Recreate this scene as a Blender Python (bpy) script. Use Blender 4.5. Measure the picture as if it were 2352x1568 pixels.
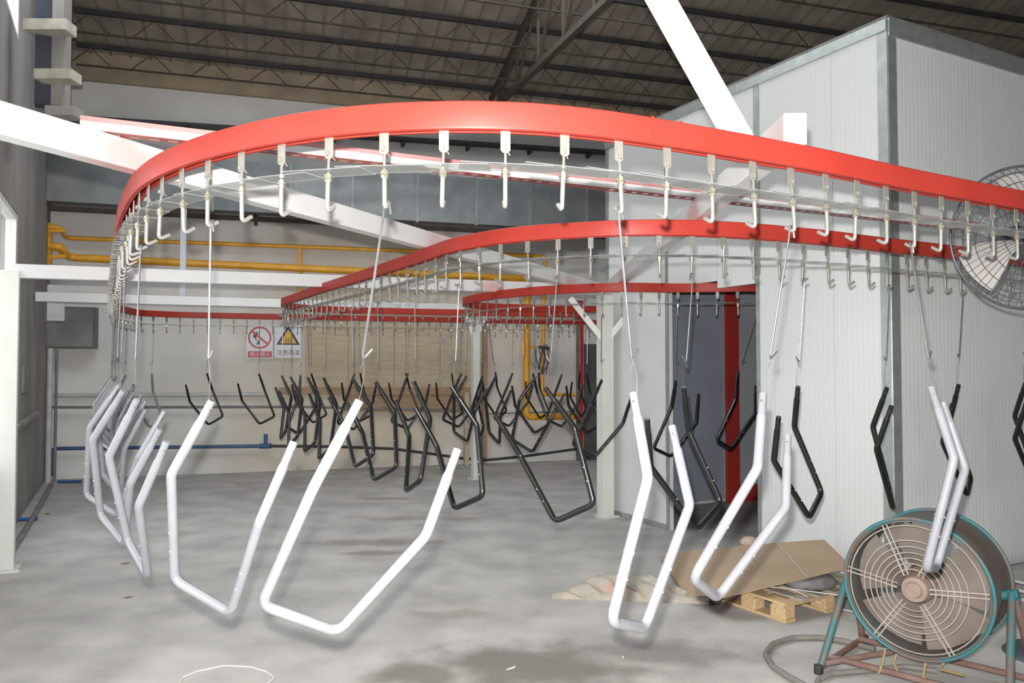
import bpy, bmesh, math, random
from mathutils import Vector, Matrix

random.seed(7)
for o in list(bpy.data.objects):
    bpy.data.objects.remove(o)
SC = bpy.context.scene
COL = SC.collection

# ------------------------------------------------------------------ camera
HC = 1.8                       # eye height in metres
FPX = 1800.0                   # focal length in pixels of the 2352 px wide frame
PITCH = math.atan(56 / 1800.0)
cam_d = bpy.data.cameras.new('camera')
cam_d.sensor_width = 36.0
cam_d.lens = 36.0 * FPX / 2352.0
cam_d.clip_start = 0.02
cam = bpy.data.objects.new('camera', cam_d)
COL.objects.link(cam)
cam.location = (0, 0, HC)
cam.rotation_euler = (math.pi / 2 + PITCH, 0, 0)
SC.camera = cam

# ------------------------------------------------------------------ light
SC.view_settings.view_transform = 'Standard'
SC.view_settings.look = 'None'
SC.view_settings.exposure = 0.0
SC.view_settings.gamma = 1.0
SC.view_settings.use_curve_mapping = False

world = bpy.data.worlds.new('overcast_sky')
SC.world = world
world.use_nodes = True
bg = world.node_tree.nodes['Background']
bg.inputs['Color'].default_value = (0.93, 0.97, 1.0, 1)
bg.inputs['Strength'].default_value = 4.3

fl = bpy.data.lights.new('camera_flash', 'SPOT')
fl.energy = 1700
fl.color = (1.0, 0.97, 0.93)
fl.spot_size = math.radians(122)
fl.spot_blend = 0.85
fl.shadow_soft_size = 0.022
flash = bpy.data.objects.new('camera_flash', fl)
COL.objects.link(flash)
flash.location = (-0.03, 0.0, HC + 0.115)
flash.rotation_euler = (math.pi / 2 + PITCH, 0, 0)

# ------------------------------------------------------------------ survey helpers (photo pixel -> metres)
CP, SP = math.cos(PITCH), math.sin(PITCH)


def ray(px, py):
    x = (px - 1176) / FPX
    u = -(py - 784) / FPX
    return Vector((x, CP - u * SP, SP + u * CP))


def unz(px, py, z):
    r = ray(px, py)
    p = r * ((z - HC) / r.z)
    return Vector((p.x, p.y, z))


def uny(px, py, y):
    r = ray(px, py)
    p = r * (y / r.y)
    return Vector((p.x, p.y, p.z + HC))


def unplane(px, py, o, n, d=0.0):
    r = ray(px, py)
    c = Vector((0, 0, HC))
    t = (d - (c - o).dot(n)) / r.dot(n)
    return c + r * t


UP = Vector((0, 0, 1))
# back wall frame
BO = unz(253, 1096, 0)
WB = (unz(784, 1076, 0) - BO).normalized()
NB = Vector((WB.y, -WB.x, 0))
# left wall frame
LO = unz(36, 1250, 0)
WL = (unz(120, 1109, 0) - LO).normalized()
NL = Vector((WL.y, -WL.x, 0))
LO = LO - NL * 0.12
# oven booth frame (left face)
FO = unz(1405, 1180, 0)
WF = (unz(1527, 1215, 0) - FO).normalized()
NF = Vector((WF.y, -WF.x, 0))
WR = -NF


def bw(px, py, d=0.0):
    return unplane(px, py, BO, NB, d)


def lw(px, py, d=0.0):
    return unplane(px, py, LO, NL, d)


def bf(px, py, d=0.0):
    return unplane(px, py, FO, NF, d)


ZR = HC + 0.76                 # underside of the conveyor rail
RW, RH = 0.06, 0.092
ZT = ZR + RH

# ------------------------------------------------------------------ materials
MATS = {}


def newmat(name):
    m = bpy.data.materials.new(name)
    m.use_nodes = True
    nt = m.node_tree
    b = nt.nodes['Principled BSDF']
    MATS[name] = m
    return m, nt, b


def N(nt, t, **kw):
    n = nt.nodes.new(t)
    for k, v in kw.items():
        setattr(n, k, v)
    return n


def ramp(nt, stops):
    r = nt.nodes.new('ShaderNodeValToRGB')
    e = r.color_ramp.elements
    e[0].position, e[0].color = stops[0][0], (*stops[0][1], 1)
    e[1].position, e[1].color = stops[-1][0], (*stops[-1][1], 1)
    for p, c in stops[1:-1]:
        x = e.new(p)
        x.color = (*c, 1)
    return r


def mat(name, c1, c2=None, rough=0.5, metal=0.0, scale=6.0, bump=0.0, detail=5.0, lo=0.35, hi=0.65,
        stretch=(1, 1, 1), spec=0.5, world_space=False, bscale=None):
    m, nt, b = newmat(name)
    b.inputs['Roughness'].default_value = rough
    b.inputs['Metallic'].default_value = metal
    b.inputs['Specular IOR Level'].default_value = spec
    if c2 is None:
        c2 = tuple(min(1, v * 0.88) for v in c1)
    if world_space:
        g = N(nt, 'ShaderNodeNewGeometry')
        src = g.outputs['Position']
    else:
        tc = N(nt, 'ShaderNodeTexCoord')
        src = tc.outputs['Object']
    mp = N(nt, 'ShaderNodeMapping')
    mp.inputs['Scale'].default_value = stretch
    nt.links.new(src, mp.inputs['Vector'])
    no = N(nt, 'ShaderNodeTexNoise')
    no.inputs['Scale'].default_value = scale
    no.inputs['Detail'].default_value = detail
    nt.links.new(mp.outputs[0], no.inputs['Vector'])
    r = ramp(nt, [(lo, c1), (hi, c2)])
    nt.links.new(no.outputs['Fac'], r.inputs[0])
    nt.links.new(r.outputs[0], b.inputs['Base Color'])
    if bump:
        n2 = no
        if bscale:
            n2 = N(nt, 'ShaderNodeTexNoise')
            n2.inputs['Scale'].default_value = bscale
            n2.inputs['Detail'].default_value = 4
            nt.links.new(mp.outputs[0], n2.inputs['Vector'])
        bp = N(nt, 'ShaderNodeBump')
        bp.inputs['Strength'].default_value = bump
        bp.inputs['Distance'].default_value = 0.02
        nt.links.new(n2.outputs['Fac'], bp.inputs['Height'])
        nt.links.new(bp.outputs[0], b.inputs['Normal'])
    return m


def patch_mask(nt, pts, breakup=0.5, nscale=3.0):
    """soft round blots around world points [(p, radius(x), radius(y), strength)] broken up with noise"""
    g = N(nt, 'ShaderNodeNewGeometry')
    no = N(nt, 'ShaderNodeTexNoise')
    no.inputs['Scale'].default_value = nscale
    no.inputs['Detail'].default_value = 6
    nt.links.new(g.outputs['Position'], no.inputs['Vector'])
    last = None
    for (p, rx, ry, st) in pts:
        sub = N(nt, 'ShaderNodeVectorMath', operation='SUBTRACT')
        nt.links.new(g.outputs['Position'], sub.inputs[0])
        sub.inputs[1].default_value = p
        ml = N(nt, 'ShaderNodeVectorMath', operation='MULTIPLY')
        nt.links.new(sub.outputs[0], ml.inputs[0])
        ml.inputs[1].default_value = (1 / rx, 1 / ry, 1 / max(rx, ry))
        ln = N(nt, 'ShaderNodeVectorMath', operation='LENGTH')
        nt.links.new(ml.outputs[0], ln.inputs[0])
        ad = N(nt, 'ShaderNodeMath', operation='MULTIPLY_ADD')
        nt.links.new(no.outputs['Fac'], ad.inputs[0])
        ad.inputs[1].default_value = breakup * 2
        ad.inputs[2].default_value = -breakup
        s = N(nt, 'ShaderNodeMath', operation='ADD')
        nt.links.new(ln.outputs['Value'], s.inputs[0])
        nt.links.new(ad.outputs[0], s.inputs[1])
        mr = N(nt, 'ShaderNodeMapRange')
        mr.interpolation_type = 'SMOOTHSTEP'
        mr.inputs['From Min'].default_value = 1.0
        mr.inputs['From Max'].default_value = 0.25
        mr.inputs['To Min'].default_value = 0
        mr.inputs['To Max'].default_value = st
        nt.links.new(s.outputs[0], mr.inputs['Value'])
        if last is None:
            last = mr.outputs[0]
        else:
            mx = N(nt, 'ShaderNodeMath', operation='MAXIMUM')
            nt.links.new(last, mx.inputs[0])
            nt.links.new(mr.outputs[0], mx.inputs[1])
            last = mx.outputs[0]
    return last


def add_patches(m, pts, color, breakup=0.5, nscale=3.0):
    nt = m.node_tree
    b = nt.nodes['Principled BSDF']
    f = patch_mask(nt, pts, breakup, nscale)
    mix = N(nt, 'ShaderNodeMix')
    mix.data_type = 'RGBA'
    old = b.inputs['Base Color'].links[0].from_socket
    nt.links.new(f, mix.inputs['Factor'])
    nt.links.new(old, mix.inputs['A'])
    mix.inputs['B'].default_value = (*color, 1)
    nt.links.new(mix.outputs['Result'], b.inputs['Base Color'])
    return m


M_FLOOR = mat('concrete_floor', (0.475, 0.458, 0.437), (0.34, 0.327, 0.312), rough=0.75, scale=2.2, detail=9, bump=0.12,
              world_space=True, lo=0.36, hi=0.66, bscale=30)
add_patches(M_FLOOR, [
    (unz(1230, 1530, 0), 1.05, 0.55, 0.92), (unz(1500, 1500, 0), 0.8, 0.35, 0.75),
    (unz(980, 1548, 0), 0.5, 0.3, 0.85)], (0.17, 0.15, 0.135), 0.6, 4.0)
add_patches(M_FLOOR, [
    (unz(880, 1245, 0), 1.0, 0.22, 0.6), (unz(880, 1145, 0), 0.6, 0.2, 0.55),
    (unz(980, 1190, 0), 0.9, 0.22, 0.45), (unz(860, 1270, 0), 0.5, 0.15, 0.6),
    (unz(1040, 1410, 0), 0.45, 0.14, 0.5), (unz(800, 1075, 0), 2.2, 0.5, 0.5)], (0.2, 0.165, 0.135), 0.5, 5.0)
M_PLASTER = mat('old_plaster', (0.70, 0.69, 0.67), (0.58, 0.57, 0.55), rough=0.9, scale=0.9, detail=8, world_space=True,
                bump=0.25, bscale=14)
add_patches(M_PLASTER, [(bw(900, 830), 3.6, 3.6, 0.75), (bw(720, 960), 2.4, 2.4, 0.55)], (0.52, 0.43, 0.30), 0.5, 1.5)
M_PLASTER2 = mat('grey_render', (0.3060, 0.2890, 0.2720), (0.1955, 0.1870, 0.1785), rough=0.95, scale=1.2, detail=8, world_space=True,
                 bump=0.3, bscale=10, stretch=(1, 1, 0.5))
M_ROOF = mat('roof_sheet', (0.3168, 0.2772, 0.2288), (0.2200, 0.1892, 0.1584), rough=0.85, scale=2.0, world_space=True)
M_ROOFRIB = mat('roof_rib', (0.22, 0.195, 0.165), (0.18, 0.16, 0.135), rough=0.8, scale=3)
M_STEELDARK = mat('dark_steel', (0.03, 0.032, 0.04), (0.05, 0.045, 0.045), rough=0.6, metal=0.0, scale=4)
M_RUSTSTEEL = mat('rusty_steel', (0.06, 0.05, 0.042), (0.085, 0.066, 0.05), rough=0.8, scale=5)
M_NAVY = mat('navy_steel', (0.025, 0.03, 0.05), (0.035, 0.04, 0.06), rough=0.6, scale=4)
M_CLEAT = mat('concrete_cleat', (0.48, 0.46, 0.38), (0.34, 0.33, 0.28), rough=0.85, scale=9)
M_WALLBEAM = mat('tan_wall_beam', (0.38, 0.30, 0.21), (0.29, 0.23, 0.17), rough=0.9, scale=3)
M_RED = mat('red_enamel', (0.37, 0.038, 0.027), (0.33, 0.033, 0.023), rough=0.42, scale=2.5, spec=0.18)
M_GAL = mat('galvanised_steel', (0.34, 0.36, 0.37), (0.26, 0.28, 0.29), rough=0.42, metal=0.7, scale=3, detail=3)
M_GALTRIM = mat('galvanised_trim', (0.44, 0.48, 0.465), (0.36, 0.40, 0.39), rough=0.36, metal=0.65, scale=9, detail=3)
M_ZINC = mat('zinc_plate', (0.2310, 0.2205, 0.1890), (0.1890, 0.1811, 0.1575), rough=0.4, metal=0.2, scale=20)
M_ZINCROD = mat('zinc_rod', (0.2730, 0.2648, 0.2402), (0.2293, 0.2239, 0.2020), rough=0.3, metal=0.3, scale=20)
M_BRASSY = mat('bright_nut', (0.3100, 0.2900, 0.2200), (0.2500, 0.2350, 0.1800), rough=0.25, metal=0.6, scale=20)
M_WIRE = mat('hanger_steel', (0.27, 0.27, 0.275), (0.19, 0.19, 0.195), rough=0.32, metal=0.75, scale=12)
M_TIEWIRE = mat('tie_wire', (0.15, 0.145, 0.14), (0.11, 0.105, 0.10), rough=0.5, metal=0.5, scale=12)
M_WHITETUBE = mat('white_primer_tube', (0.2310, 0.2359, 0.2555), (0.2030, 0.2079, 0.2275), rough=0.34, scale=8)
M_BLACKTUBE = mat('black_powder_tube', (0.007, 0.0075, 0.008), (0.011, 0.0115, 0.012), rough=0.3, scale=8)
M_GLINT = mat('bright_rivet', (0.9, 0.9, 0.9), (0.8, 0.8, 0.8), rough=0.2, metal=0.6)
M_YELLOW = mat('yellow_gas_paint', (0.78, 0.38, 0.025), (0.66, 0.31, 0.02), rough=0.4, scale=6)
M_BLUEPIPE = mat('blue_pvc', (0.045, 0.10, 0.22), (0.035, 0.07, 0.15), rough=0.5, scale=5)
M_BLUE = mat('blue_plastic', (0.03, 0.11, 0.30), (0.025, 0.085, 0.22), rough=0.5, scale=9)
M_GREYPIPE = mat('grey_conduit', (0.52, 0.52, 0.50), (0.42, 0.42, 0.41), rough=0.6, scale=5)
M_DARKPIPE = mat('dark_conduit', (0.20, 0.195, 0.19), (0.14, 0.14, 0.135), rough=0.6, scale=5)
M_BLACK = mat('black_rubber', (0.02, 0.02, 0.022), (0.035, 0.035, 0.035), rough=0.6, scale=8)
M_PLY = mat('plywood', (0.50, 0.42, 0.31), (0.42, 0.34, 0.24), rough=0.8, scale=3.5, stretch=(1, 1, 6), world_space=True)
M_WOODBROWN = mat('brown_timber', (0.36, 0.25, 0.15), (0.27, 0.175, 0.10), rough=0.8, scale=4, stretch=(1, 1, 10), world_space=True)
M_PALLET = mat('pallet_pine', (0.5412, 0.3854, 0.2214), (0.4428, 0.3034, 0.1640), rough=0.8, scale=7, stretch=(1, 8, 8), bump=0.1)
M_PALLETTOP = mat('pallet_board_dirty', (0.36, 0.31, 0.25), (0.27, 0.235, 0.19), rough=0.85, scale=7, stretch=(1, 8, 8))
M_CARD = mat('cardboard', (0.3854, 0.2870, 0.1927), (0.3362, 0.2460, 0.1640), rough=0.85, scale=2.6, detail=7)
M_TAPE = mat('packing_tape', (0.4018, 0.3075, 0.2132), (0.3690, 0.2829, 0.1968), rough=0.35, scale=4)
M_CARDEDGE = mat('cardboard_edge', (0.32, 0.19, 0.12), (0.25, 0.15, 0.1), rough=0.9, scale=30)
M_GREYBLOCK = mat('grey_cement_bag', (0.20, 0.195, 0.19), (0.13, 0.125, 0.12), rough=0.85, scale=9, bump=0.4)
M_TEAL = mat('worn_teal_paint', (0.0270, 0.1320, 0.1440), (0.1200, 0.0930, 0.0780), rough=0.5, scale=5.5, detail=8, lo=0.44, hi=0.58)
M_TEALRUST = mat('rusted_drum', (0.1020, 0.1140, 0.1080), (0.1020, 0.0690, 0.0540), rough=0.65, scale=4.0, detail=8, lo=0.40, hi=0.62)
M_RUST = mat('rusty_tube', (0.1440, 0.0720, 0.0510), (0.1800, 0.1290, 0.1080), rough=0.75, scale=8)
M_DUSTWIRE = mat('dusty_wire', (0.3600, 0.3180, 0.2760), (0.2880, 0.2460, 0.2100), rough=0.7, scale=10)
M_DUSTBLADE = mat('dusty_blade', (0.1800, 0.1530, 0.1350), (0.1410, 0.1080, 0.0930), rough=0.8, scale=6)
M_DUSTHUB = mat('dusty_hub', (0.2760, 0.2100, 0.1680), (0.2280, 0.1680, 0.1320), rough=0.8, scale=12)
M_STRAP = mat('yellow_strap', (0.2880, 0.2100, 0.0720), (0.2160, 0.1620, 0.0780), rough=0.7, scale=12)
M_HOSE = mat('dusty_hose', (0.20, 0.182, 0.16), (0.15, 0.138, 0.124), rough=0.75, scale=6)
M_FANWIRE = mat('fan_guard_wire', (0.07, 0.08, 0.095), (0.10, 0.11, 0.125), rough=0.4, metal=0.4, scale=8)
M_FANBLADE = mat('fan_blade_pale', (0.3960, 0.3720, 0.3480), (0.3360, 0.3120, 0.3000), rough=0.45, scale=5)
M_FANDARK = mat('fan_motor_dark', (0.04, 0.045, 0.055), (0.06, 0.065, 0.075), rough=0.5, scale=8)
M_CREAM = mat('cream_paint', (0.6290, 0.6417, 0.5950), (0.5780, 0.5907, 0.5525), rough=0.45, scale=3)
M_BLUEGREY = mat('blue_grey_panel', (0.3000, 0.3375, 0.4050), (0.2550, 0.2850, 0.3450), rough=0.55, scale=2)
M_GREYPANEL = mat('grey_glass_panel', (0.3900, 0.4030, 0.4420), (0.3380, 0.3510, 0.3900), rough=0.4, scale=2)
M_DOORRED = mat('dull_red_frame', (0.42, 0.035, 0.03), (0.34, 0.03, 0.025), rough=0.5, scale=4)
M_SIGNW = mat('sign_white', (0.55, 0.57, 0.61), (0.52, 0.54, 0.58), rough=0.4, scale=3)
M_SIGNR = mat('sign_red', (0.46, 0.025, 0.03), (0.42, 0.02, 0.025), rough=0.45, scale=3)
M_SIGNY = mat('sign_yellow', (0.60, 0.36, 0.02), (0.54, 0.32, 0.02), rough=0.45, scale=3)
M_SIGNK = mat('sign_black', (0.02, 0.02, 0.025), (0.03, 0.03, 0.035), rough=0.5, scale=3)
M_PAPER = mat('paper', (0.66, 0.67, 0.70), (0.58, 0.59, 0.62), rough=0.9, scale=6)
M_STICKER = mat('faded_paper', (0.42, 0.39, 0.36), (0.36, 0.33, 0.30), rough=0.9, scale=6)
M_CABINET = mat('dark_cabinet', (0.075, 0.08, 0.08), (0.11, 0.115, 0.11), rough=0.45, scale=3)
M_CABINETIN = mat('cabinet_face', (0.21, 0.215, 0.21), (0.13, 0.135, 0.13), rough=0.5, scale=2.0)
M_WINFRAME = mat('window_paint', (0.78, 0.79, 0.74), (0.7, 0.71, 0.67), rough=0.5, scale=4)
M_SACK = mat('woven_sack', (0.4100, 0.3526, 0.2952), (0.3034, 0.2829, 0.2337), rough=0.9, scale=7, detail=6, bump=0.7, bscale=22)
add_patches(M_SACK, [(unz(1420, 1355, 0.06), 0.16, 0.12, 0.7)], (0.45, 0.24, 0.18), 0.8, 14)
add_patches(M_SACK, [(unz(1500, 1340, 0.06), 0.16, 0.14, 0.7)], (0.30, 0.42, 0.30), 0.6, 12)
M_PALEWIRE = mat('pale_wire', (0.66, 0.65, 0.62), (0.56, 0.55, 0.52), rough=0.5, scale=6)
M_STONE = mat('tan_lump', (0.58, 0.48, 0.38), (0.46, 0.37, 0.29), rough=0.95, scale=12, bump=0.4)
M_STRUT = mat('pale_blue_strut', (0.60, 0.66, 0.72), (0.55, 0.61, 0.67), rough=0.4, scale=3)

# white sandwich panel with fine vertical micro ribs


def panel_mat(name, axis, c=(0.60, 0.617, 0.612)):
    m, nt, b = newmat(name)
    b.inputs['Roughness'].default_value = 0.42
    g = N(nt, 'ShaderNodeNewGeometry')
    dt = N(nt, 'ShaderNodeVectorMath', operation='DOT_PRODUCT')
    nt.links.new(g.outputs['Position'], dt.inputs[0])
    dt.inputs[1].default_value = axis
    w = N(nt, 'ShaderNodeMath', operation='MULTIPLY')
    w.inputs[1].default_value = 2 * math.pi / 0.10
    nt.links.new(dt.outputs['Value'], w.inputs[0])
    s = N(nt, 'ShaderNodeMath', operation='SINE')
    nt.links.new(w.outputs[0], s.inputs[0])
    pw = N(nt, 'ShaderNodeMath', operation='POWER')
    ab = N(nt, 'ShaderNodeMath', operation='ABSOLUTE')
    nt.links.new(s.outputs[0], ab.inputs[0])
    nt.links.new(ab.outputs[0], pw.inputs[0])
    pw.inputs[1].default_value = 12
    bp = N(nt, 'ShaderNodeBump')
    bp.inputs['Strength'].default_value = 0.22
    bp.inputs['Distance'].default_value = 0.004
    nt.links.new(pw.outputs[0], bp.inputs['Height'])
    nt.links.new(bp.outputs[0], b.inputs['Normal'])
    no = N(nt, 'ShaderNodeTexNoise')
    no.inputs['Scale'].default_value = 0.8
    nt.links.new(g.outputs['Position'], no.inputs['Vector'])
    r = ramp(nt, [(0.3, c), (0.7, tuple(v * 0.95 for v in c))])
    nt.links.new(no.outputs['Fac'], r.inputs[0])
    nt.links.new(r.outputs[0], b.inputs['Base Color'])
    return m


M_PANELL = panel_mat('sandwich_panel_side', tuple(WF))
M_PANELR = panel_mat('sandwich_panel_front', tuple(WR))

# clear plastic
M_CLEAR, nt, b = newmat('clear_plastic')
b.inputs['Base Color'].default_value = (0.42, 0.43, 0.43, 1)
b.inputs['Roughness'].default_value = 0.16
tr = N(nt, 'ShaderNodeBsdfTransparent')
tr.inputs['Color'].default_value = (0.86, 0.87, 0.86, 1)
mx = N(nt, 'ShaderNodeMixShader')
mx.inputs[0].default_value = 0.42
out = nt.nodes['Material Output']
nt.links.new(tr.outputs[0], mx.inputs[1])
nt.links.new(b.outputs[0], mx.inputs[2])
nt.links.new(mx.outputs[0], out.inputs['Surface'])
# window glass
M_GLASS, nt, b = newmat('window_glass')
b.inputs['Base Color'].default_value = (0.85, 0.9, 0.9, 1)
b.inputs['Roughness'].default_value = 0.1
tr = N(nt, 'ShaderNodeBsdfTransparent')
mx = N(nt, 'ShaderNodeMixShader')
mx.inputs[0].default_value = 0.12
out = nt.nodes['Material Output']
nt.links.new(tr.outputs[0], mx.inputs[1])
nt.links.new(b.outputs[0], mx.inputs[2])
nt.links.new(mx.outputs[0], out.inputs['Surface'])


def beam_mat(name, pts, rad=0.22):
    m = mat(name, (0.64, 0.64, 0.64), (0.59, 0.595, 0.595), rough=0.36, scale=2.0)
    if pts:
        add_patches(m, [(p, rad * 1.25, rad * 1.25, 0.5) for p in pts], (0.50, 0.11, 0.09), 0.3, 7.0)
    return m


# ------------------------------------------------------------------ mesh helpers
class MB:
    def __init__(self):
        self.v, self.f = [], []

    def add(self, vs, fs):
        b = len(self.v)
        self.v += [tuple(x) for x in vs]
        self.f += [tuple(i + b for i in f) for f in fs]
        return self

    def box(self, c, s, ux=None, uz=None):
        ux = Vector(ux).normalized() if ux is not None else Vector((1, 0, 0))
        uz = Vector(uz).normalized() if uz is not None else UP
        if uz.cross(ux).length < 1e-4:
            uz = Vector((0, 1, 0))
        uy = uz.cross(ux).normalized()
        uz = ux.cross(uy).normalized()
        c = Vector(c)
        vs = []
        for k in (-1, 1):
            for j in (-1, 1):
                for i in (-1, 1):
                    vs.append(c + ux * (i * s[0] / 2) + uy * (j * s[1] / 2) + uz * (k * s[2] / 2))
        return self.add(vs, [(0, 2, 3, 1), (4, 5, 7, 6), (0, 1, 5, 4), (2, 6, 7, 3), (0, 4, 6, 2), (1, 3, 7, 5)])

    def bar(self, p, q, w, h, up=None):
        p, q = Vector(p), Vector(q)
        return self.box((p + q) / 2, ((q - p).length, w, h), q - p, up)

    def tube(self, path, r, seg=10, closed=False, caps=True):
        P = [Vector(p) for p in path]
        n = len(P)
        R = r if isinstance(r, (list, tuple)) else [r] * n
        T = []
        for i in range(n):
            a = P[(i - 1) % n] if (closed or i > 0) else P[i]
            c = P[(i + 1) % n] if (closed or i < n - 1) else P[i]
            T.append((c - a).normalized())
        u = T[0].orthogonal().normalized()
        vs, fs = [], []
        for i in range(n):
            u = (u - T[i] * u.dot(T[i]))
            if u.length < 1e-6:
                u = T[i].orthogonal()
            u.normalize()
            w = T[i].cross(u)
            for k in range(seg):
                a = 2 * math.pi * k / seg
                vs.append(P[i] + (u * math.cos(a) + w * math.sin(a)) * R[i])
        m = n if closed else n - 1
        for i in range(m):
            for k in range(seg):
                a, b2 = i * seg, ((i + 1) % n) * seg
                fs.append((a + k, a + (k + 1) % seg, b2 + (k + 1) % seg, b2 + k))
        if caps and not closed:
            fs.append(tuple(range(seg - 1, -1, -1)))
            fs.append(tuple((n - 1) * seg + k for k in range(seg)))
        return self.add(vs, fs)

    def cyl(self, p, q, r, seg=12):
        return self.tube([p, q], r, seg)

    def prism(self, pts, d):
        """closed polygon pts (3d) extruded by vector d"""
        pts = [Vector(p) for p in pts]
        d = Vector(d)
        n = len(pts)
        vs = pts + [p + d for p in pts]
        fs = [tuple(range(n - 1, -1, -1)), tuple(range(n, 2 * n))]
        for i in range(n):
            j = (i + 1) % n
            fs.append((i, j, n + j, n + i))
        return self.add(vs, fs)

    def lathe(self, prof, o=(0, 0, 0), ax=(0, 0, 1), seg=32):
        o, ax = Vector(o), Vector(ax).normalized()
        u = ax.orthogonal().normalized()
        w = ax.cross(u)
        n = len(prof)
        vs, fs = [], []
        for k in range(seg):
            a = 2 * math.pi * k / seg
            e = u * math.cos(a) + w * math.sin(a)
            for (r, h) in prof:
                vs.append(o + e * r + ax * h)
        for k in range(seg):
            k2 = (k + 1) % seg
            for i in range(n - 1):
                fs.append((k * n + i, k2 * n + i, k2 * n + i + 1, k * n + i + 1))
        return self.add(vs, fs)

    def mesh(self, name, m, smooth=None):
        me = bpy.data.meshes.new(name)
        me.from_pydata(self.v, [], self.f)
        bm = bmesh.new()
        bm.from_mesh(me)
        bmesh.ops.recalc_face_normals(bm, faces=bm.faces)
        bm.to_mesh(me)
        bm.free()
        if smooth is not None:
            me.polygons.foreach_set('use_smooth', [True] * len(me.polygons))
            me.set_sharp_from_angle(angle=math.radians(smooth))
        if m:
            me.materials.append(m)
        me.update()
        return me

    def build(self, name, m, parent=None, smooth=None, bevel=0.0, **props):
        o = bpy.data.objects.new(name, self.mesh(name, m, smooth))
        COL.objects.link(o)
        if parent is not None:
            o.parent = parent
        if bevel:
            md = o.modifiers.new('bevel', 'BEVEL')
            md.width = bevel
            md.segments = 2
            md.limit_method = 'ANGLE'
        for k, v in props.items():
            o[k] = v
        return o


def inst(name, me, parent=None, mtx=None):
    o = bpy.data.objects.new(name, me)
    COL.objects.link(o)
    if parent is not None:
        o.parent = parent
    if mtx is not None:
        o.matrix_basis = mtx
    return o


def thing(name, label, cat, loc=(0, 0, 0), group=None, mtx=None):
    o = bpy.data.objects.new(name, None)
    o.empty_display_size = 0.1
    COL.objects.link(o)
    if mtx is not None:
        o.matrix_basis = mtx
    else:
        o.location = loc
    o['label'] = label
    o['category'] = cat
    if group:
        o['group'] = group
    return o


def tag(o, label, cat, group=None):
    o['label'] = label
    o['category'] = cat
    if group:
        o['group'] = group
    return o


def struct(o, label, cat):
    o['kind'] = 'structure'
    o['label'] = label
    o['category'] = cat
    return o


def fillet(pts, rad, n=6):
    """round the corners of a 3d polyline; rad list per interior point"""
    P = [Vector(p) for p in pts]
    out = [P[0]]
    for i in range(1, len(P) - 1):
        r = rad[i - 1] if isinstance(rad, (list, tuple)) else rad
        a = (P[i - 1] - P[i]).normalized()
        c = (P[i + 1] - P[i]).normalized()
        ang = a.angle(c)
        t = min(r / math.tan(ang / 2), 0.45 * (P[i - 1] - P[i]).length, 0.45 * (P[i + 1] - P[i]).length)
        p0, p1 = P[i] + a * t, P[i] + c * t
        for k in range(n + 1):
            s = k / n
            out.append(p0 * (1 - s) ** 2 + P[i] * (2 * s * (1 - s)) + p1 * s ** 2)
    out.append(P[-1])
    return out


ORD = ['first', 'second', 'third', 'fourth', 'fifth', 'sixth', 'seventh', 'eighth', 'ninth', 'tenth', 'eleventh',
       'twelfth', 'thirteenth', 'fourteenth', 'fifteenth', 'sixteenth']

# ================================================================== SETTING
# roof: lowest at the back wall, rising towards the viewer
ZW = bw(150, 160).z
RISE = 0.27


def roofz(d):
    return ZW + 0.28 + RISE * d


def BWp(t, d, z):
    p = BO + WB * t + NB * d
    return Vector((p.x, p.y, z))


def LWp(s, d, z):
    p = LO + WL * s + NL * d
    return Vector((p.x, p.y, z))


mb = MB()
mb.box((6, 3, -0.05), (52, 48, 0.1))
struct(mb.build('floor', M_FLOOR), 'stained grey concrete factory floor', 'floor')

# back wall
mb = MB()
mb.box(BWp(8, -0.12, ZW / 2 + 0.25), (30, 0.24, ZW + 0.5), WB)
struct(mb.build('wall_back', M_PLASTER), 'long plastered back wall with tan stains behind the conveyor', 'wall')
mb = MB()
mb.box(BWp(8, 0.04, ZW + 0.075), (26, 0.08, 0.47), WB)
struct(mb.build('trim_1', M_WALLBEAM), 'tan concrete ring beam along the top of the back wall', 'beam')

# left wall with two window openings and an added third
p1 = lw(42, 493)
S1 = (p1 - LO).dot(WL)
Z1 = p1.z
p2 = lw(45, 100)
S2 = (p2 - LO).dot(WL)
Z2 = p2.z
SEND = (BO - LO).dot(WL) + 0.35


def lroof(s):
    return roofz((LWp(s, 0, 0) - BO).dot(NB)) + 0.05


mb = MB()
WTH = 0.22
w1 = (S1 - 2.6, S1, 0.9, Z1)
w2 = (S2 - 2.2, S2, Z2, Z2 + 1.35)
w3 = (-7.4, -3.6, 1.0, 3.1)  # unseen extra window, added to bring in light from the left
cuts = sorted({-14.0, w1[0], w1[1], w2[0], w2[1], w3[0], w3[1], SEND})
for a, c in zip(cuts[:-1], cuts[1:]):
    m_ = (a + c) / 2
    zs = [0.0]
    holes = []
    for w in (w1, w2, w3):
        if w[0] - 1e-6 <= m_ <= w[1] + 1e-6:
            holes.append((w[2], w[3]))
    holes.sort()
    lo = 0.0
    segs = []
    for h0, h1 in holes:
        segs.append((lo, h0, False))
        lo = h1
    segs.append((lo, None, True))
    for z0, z1, top in segs:
        za = lroof(a) if top else z1
        zc = lroof(c) if top else z1
        mb.prism([LWp(a, 0, z0), LWp(c, 0, z0), LWp(c, 0, zc), LWp(a, 0, za)], -NL * WTH)
struct(mb.build('wall_left', M_PLASTER2), 'rough grey rendered side wall at the left edge', 'wall')

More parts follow.
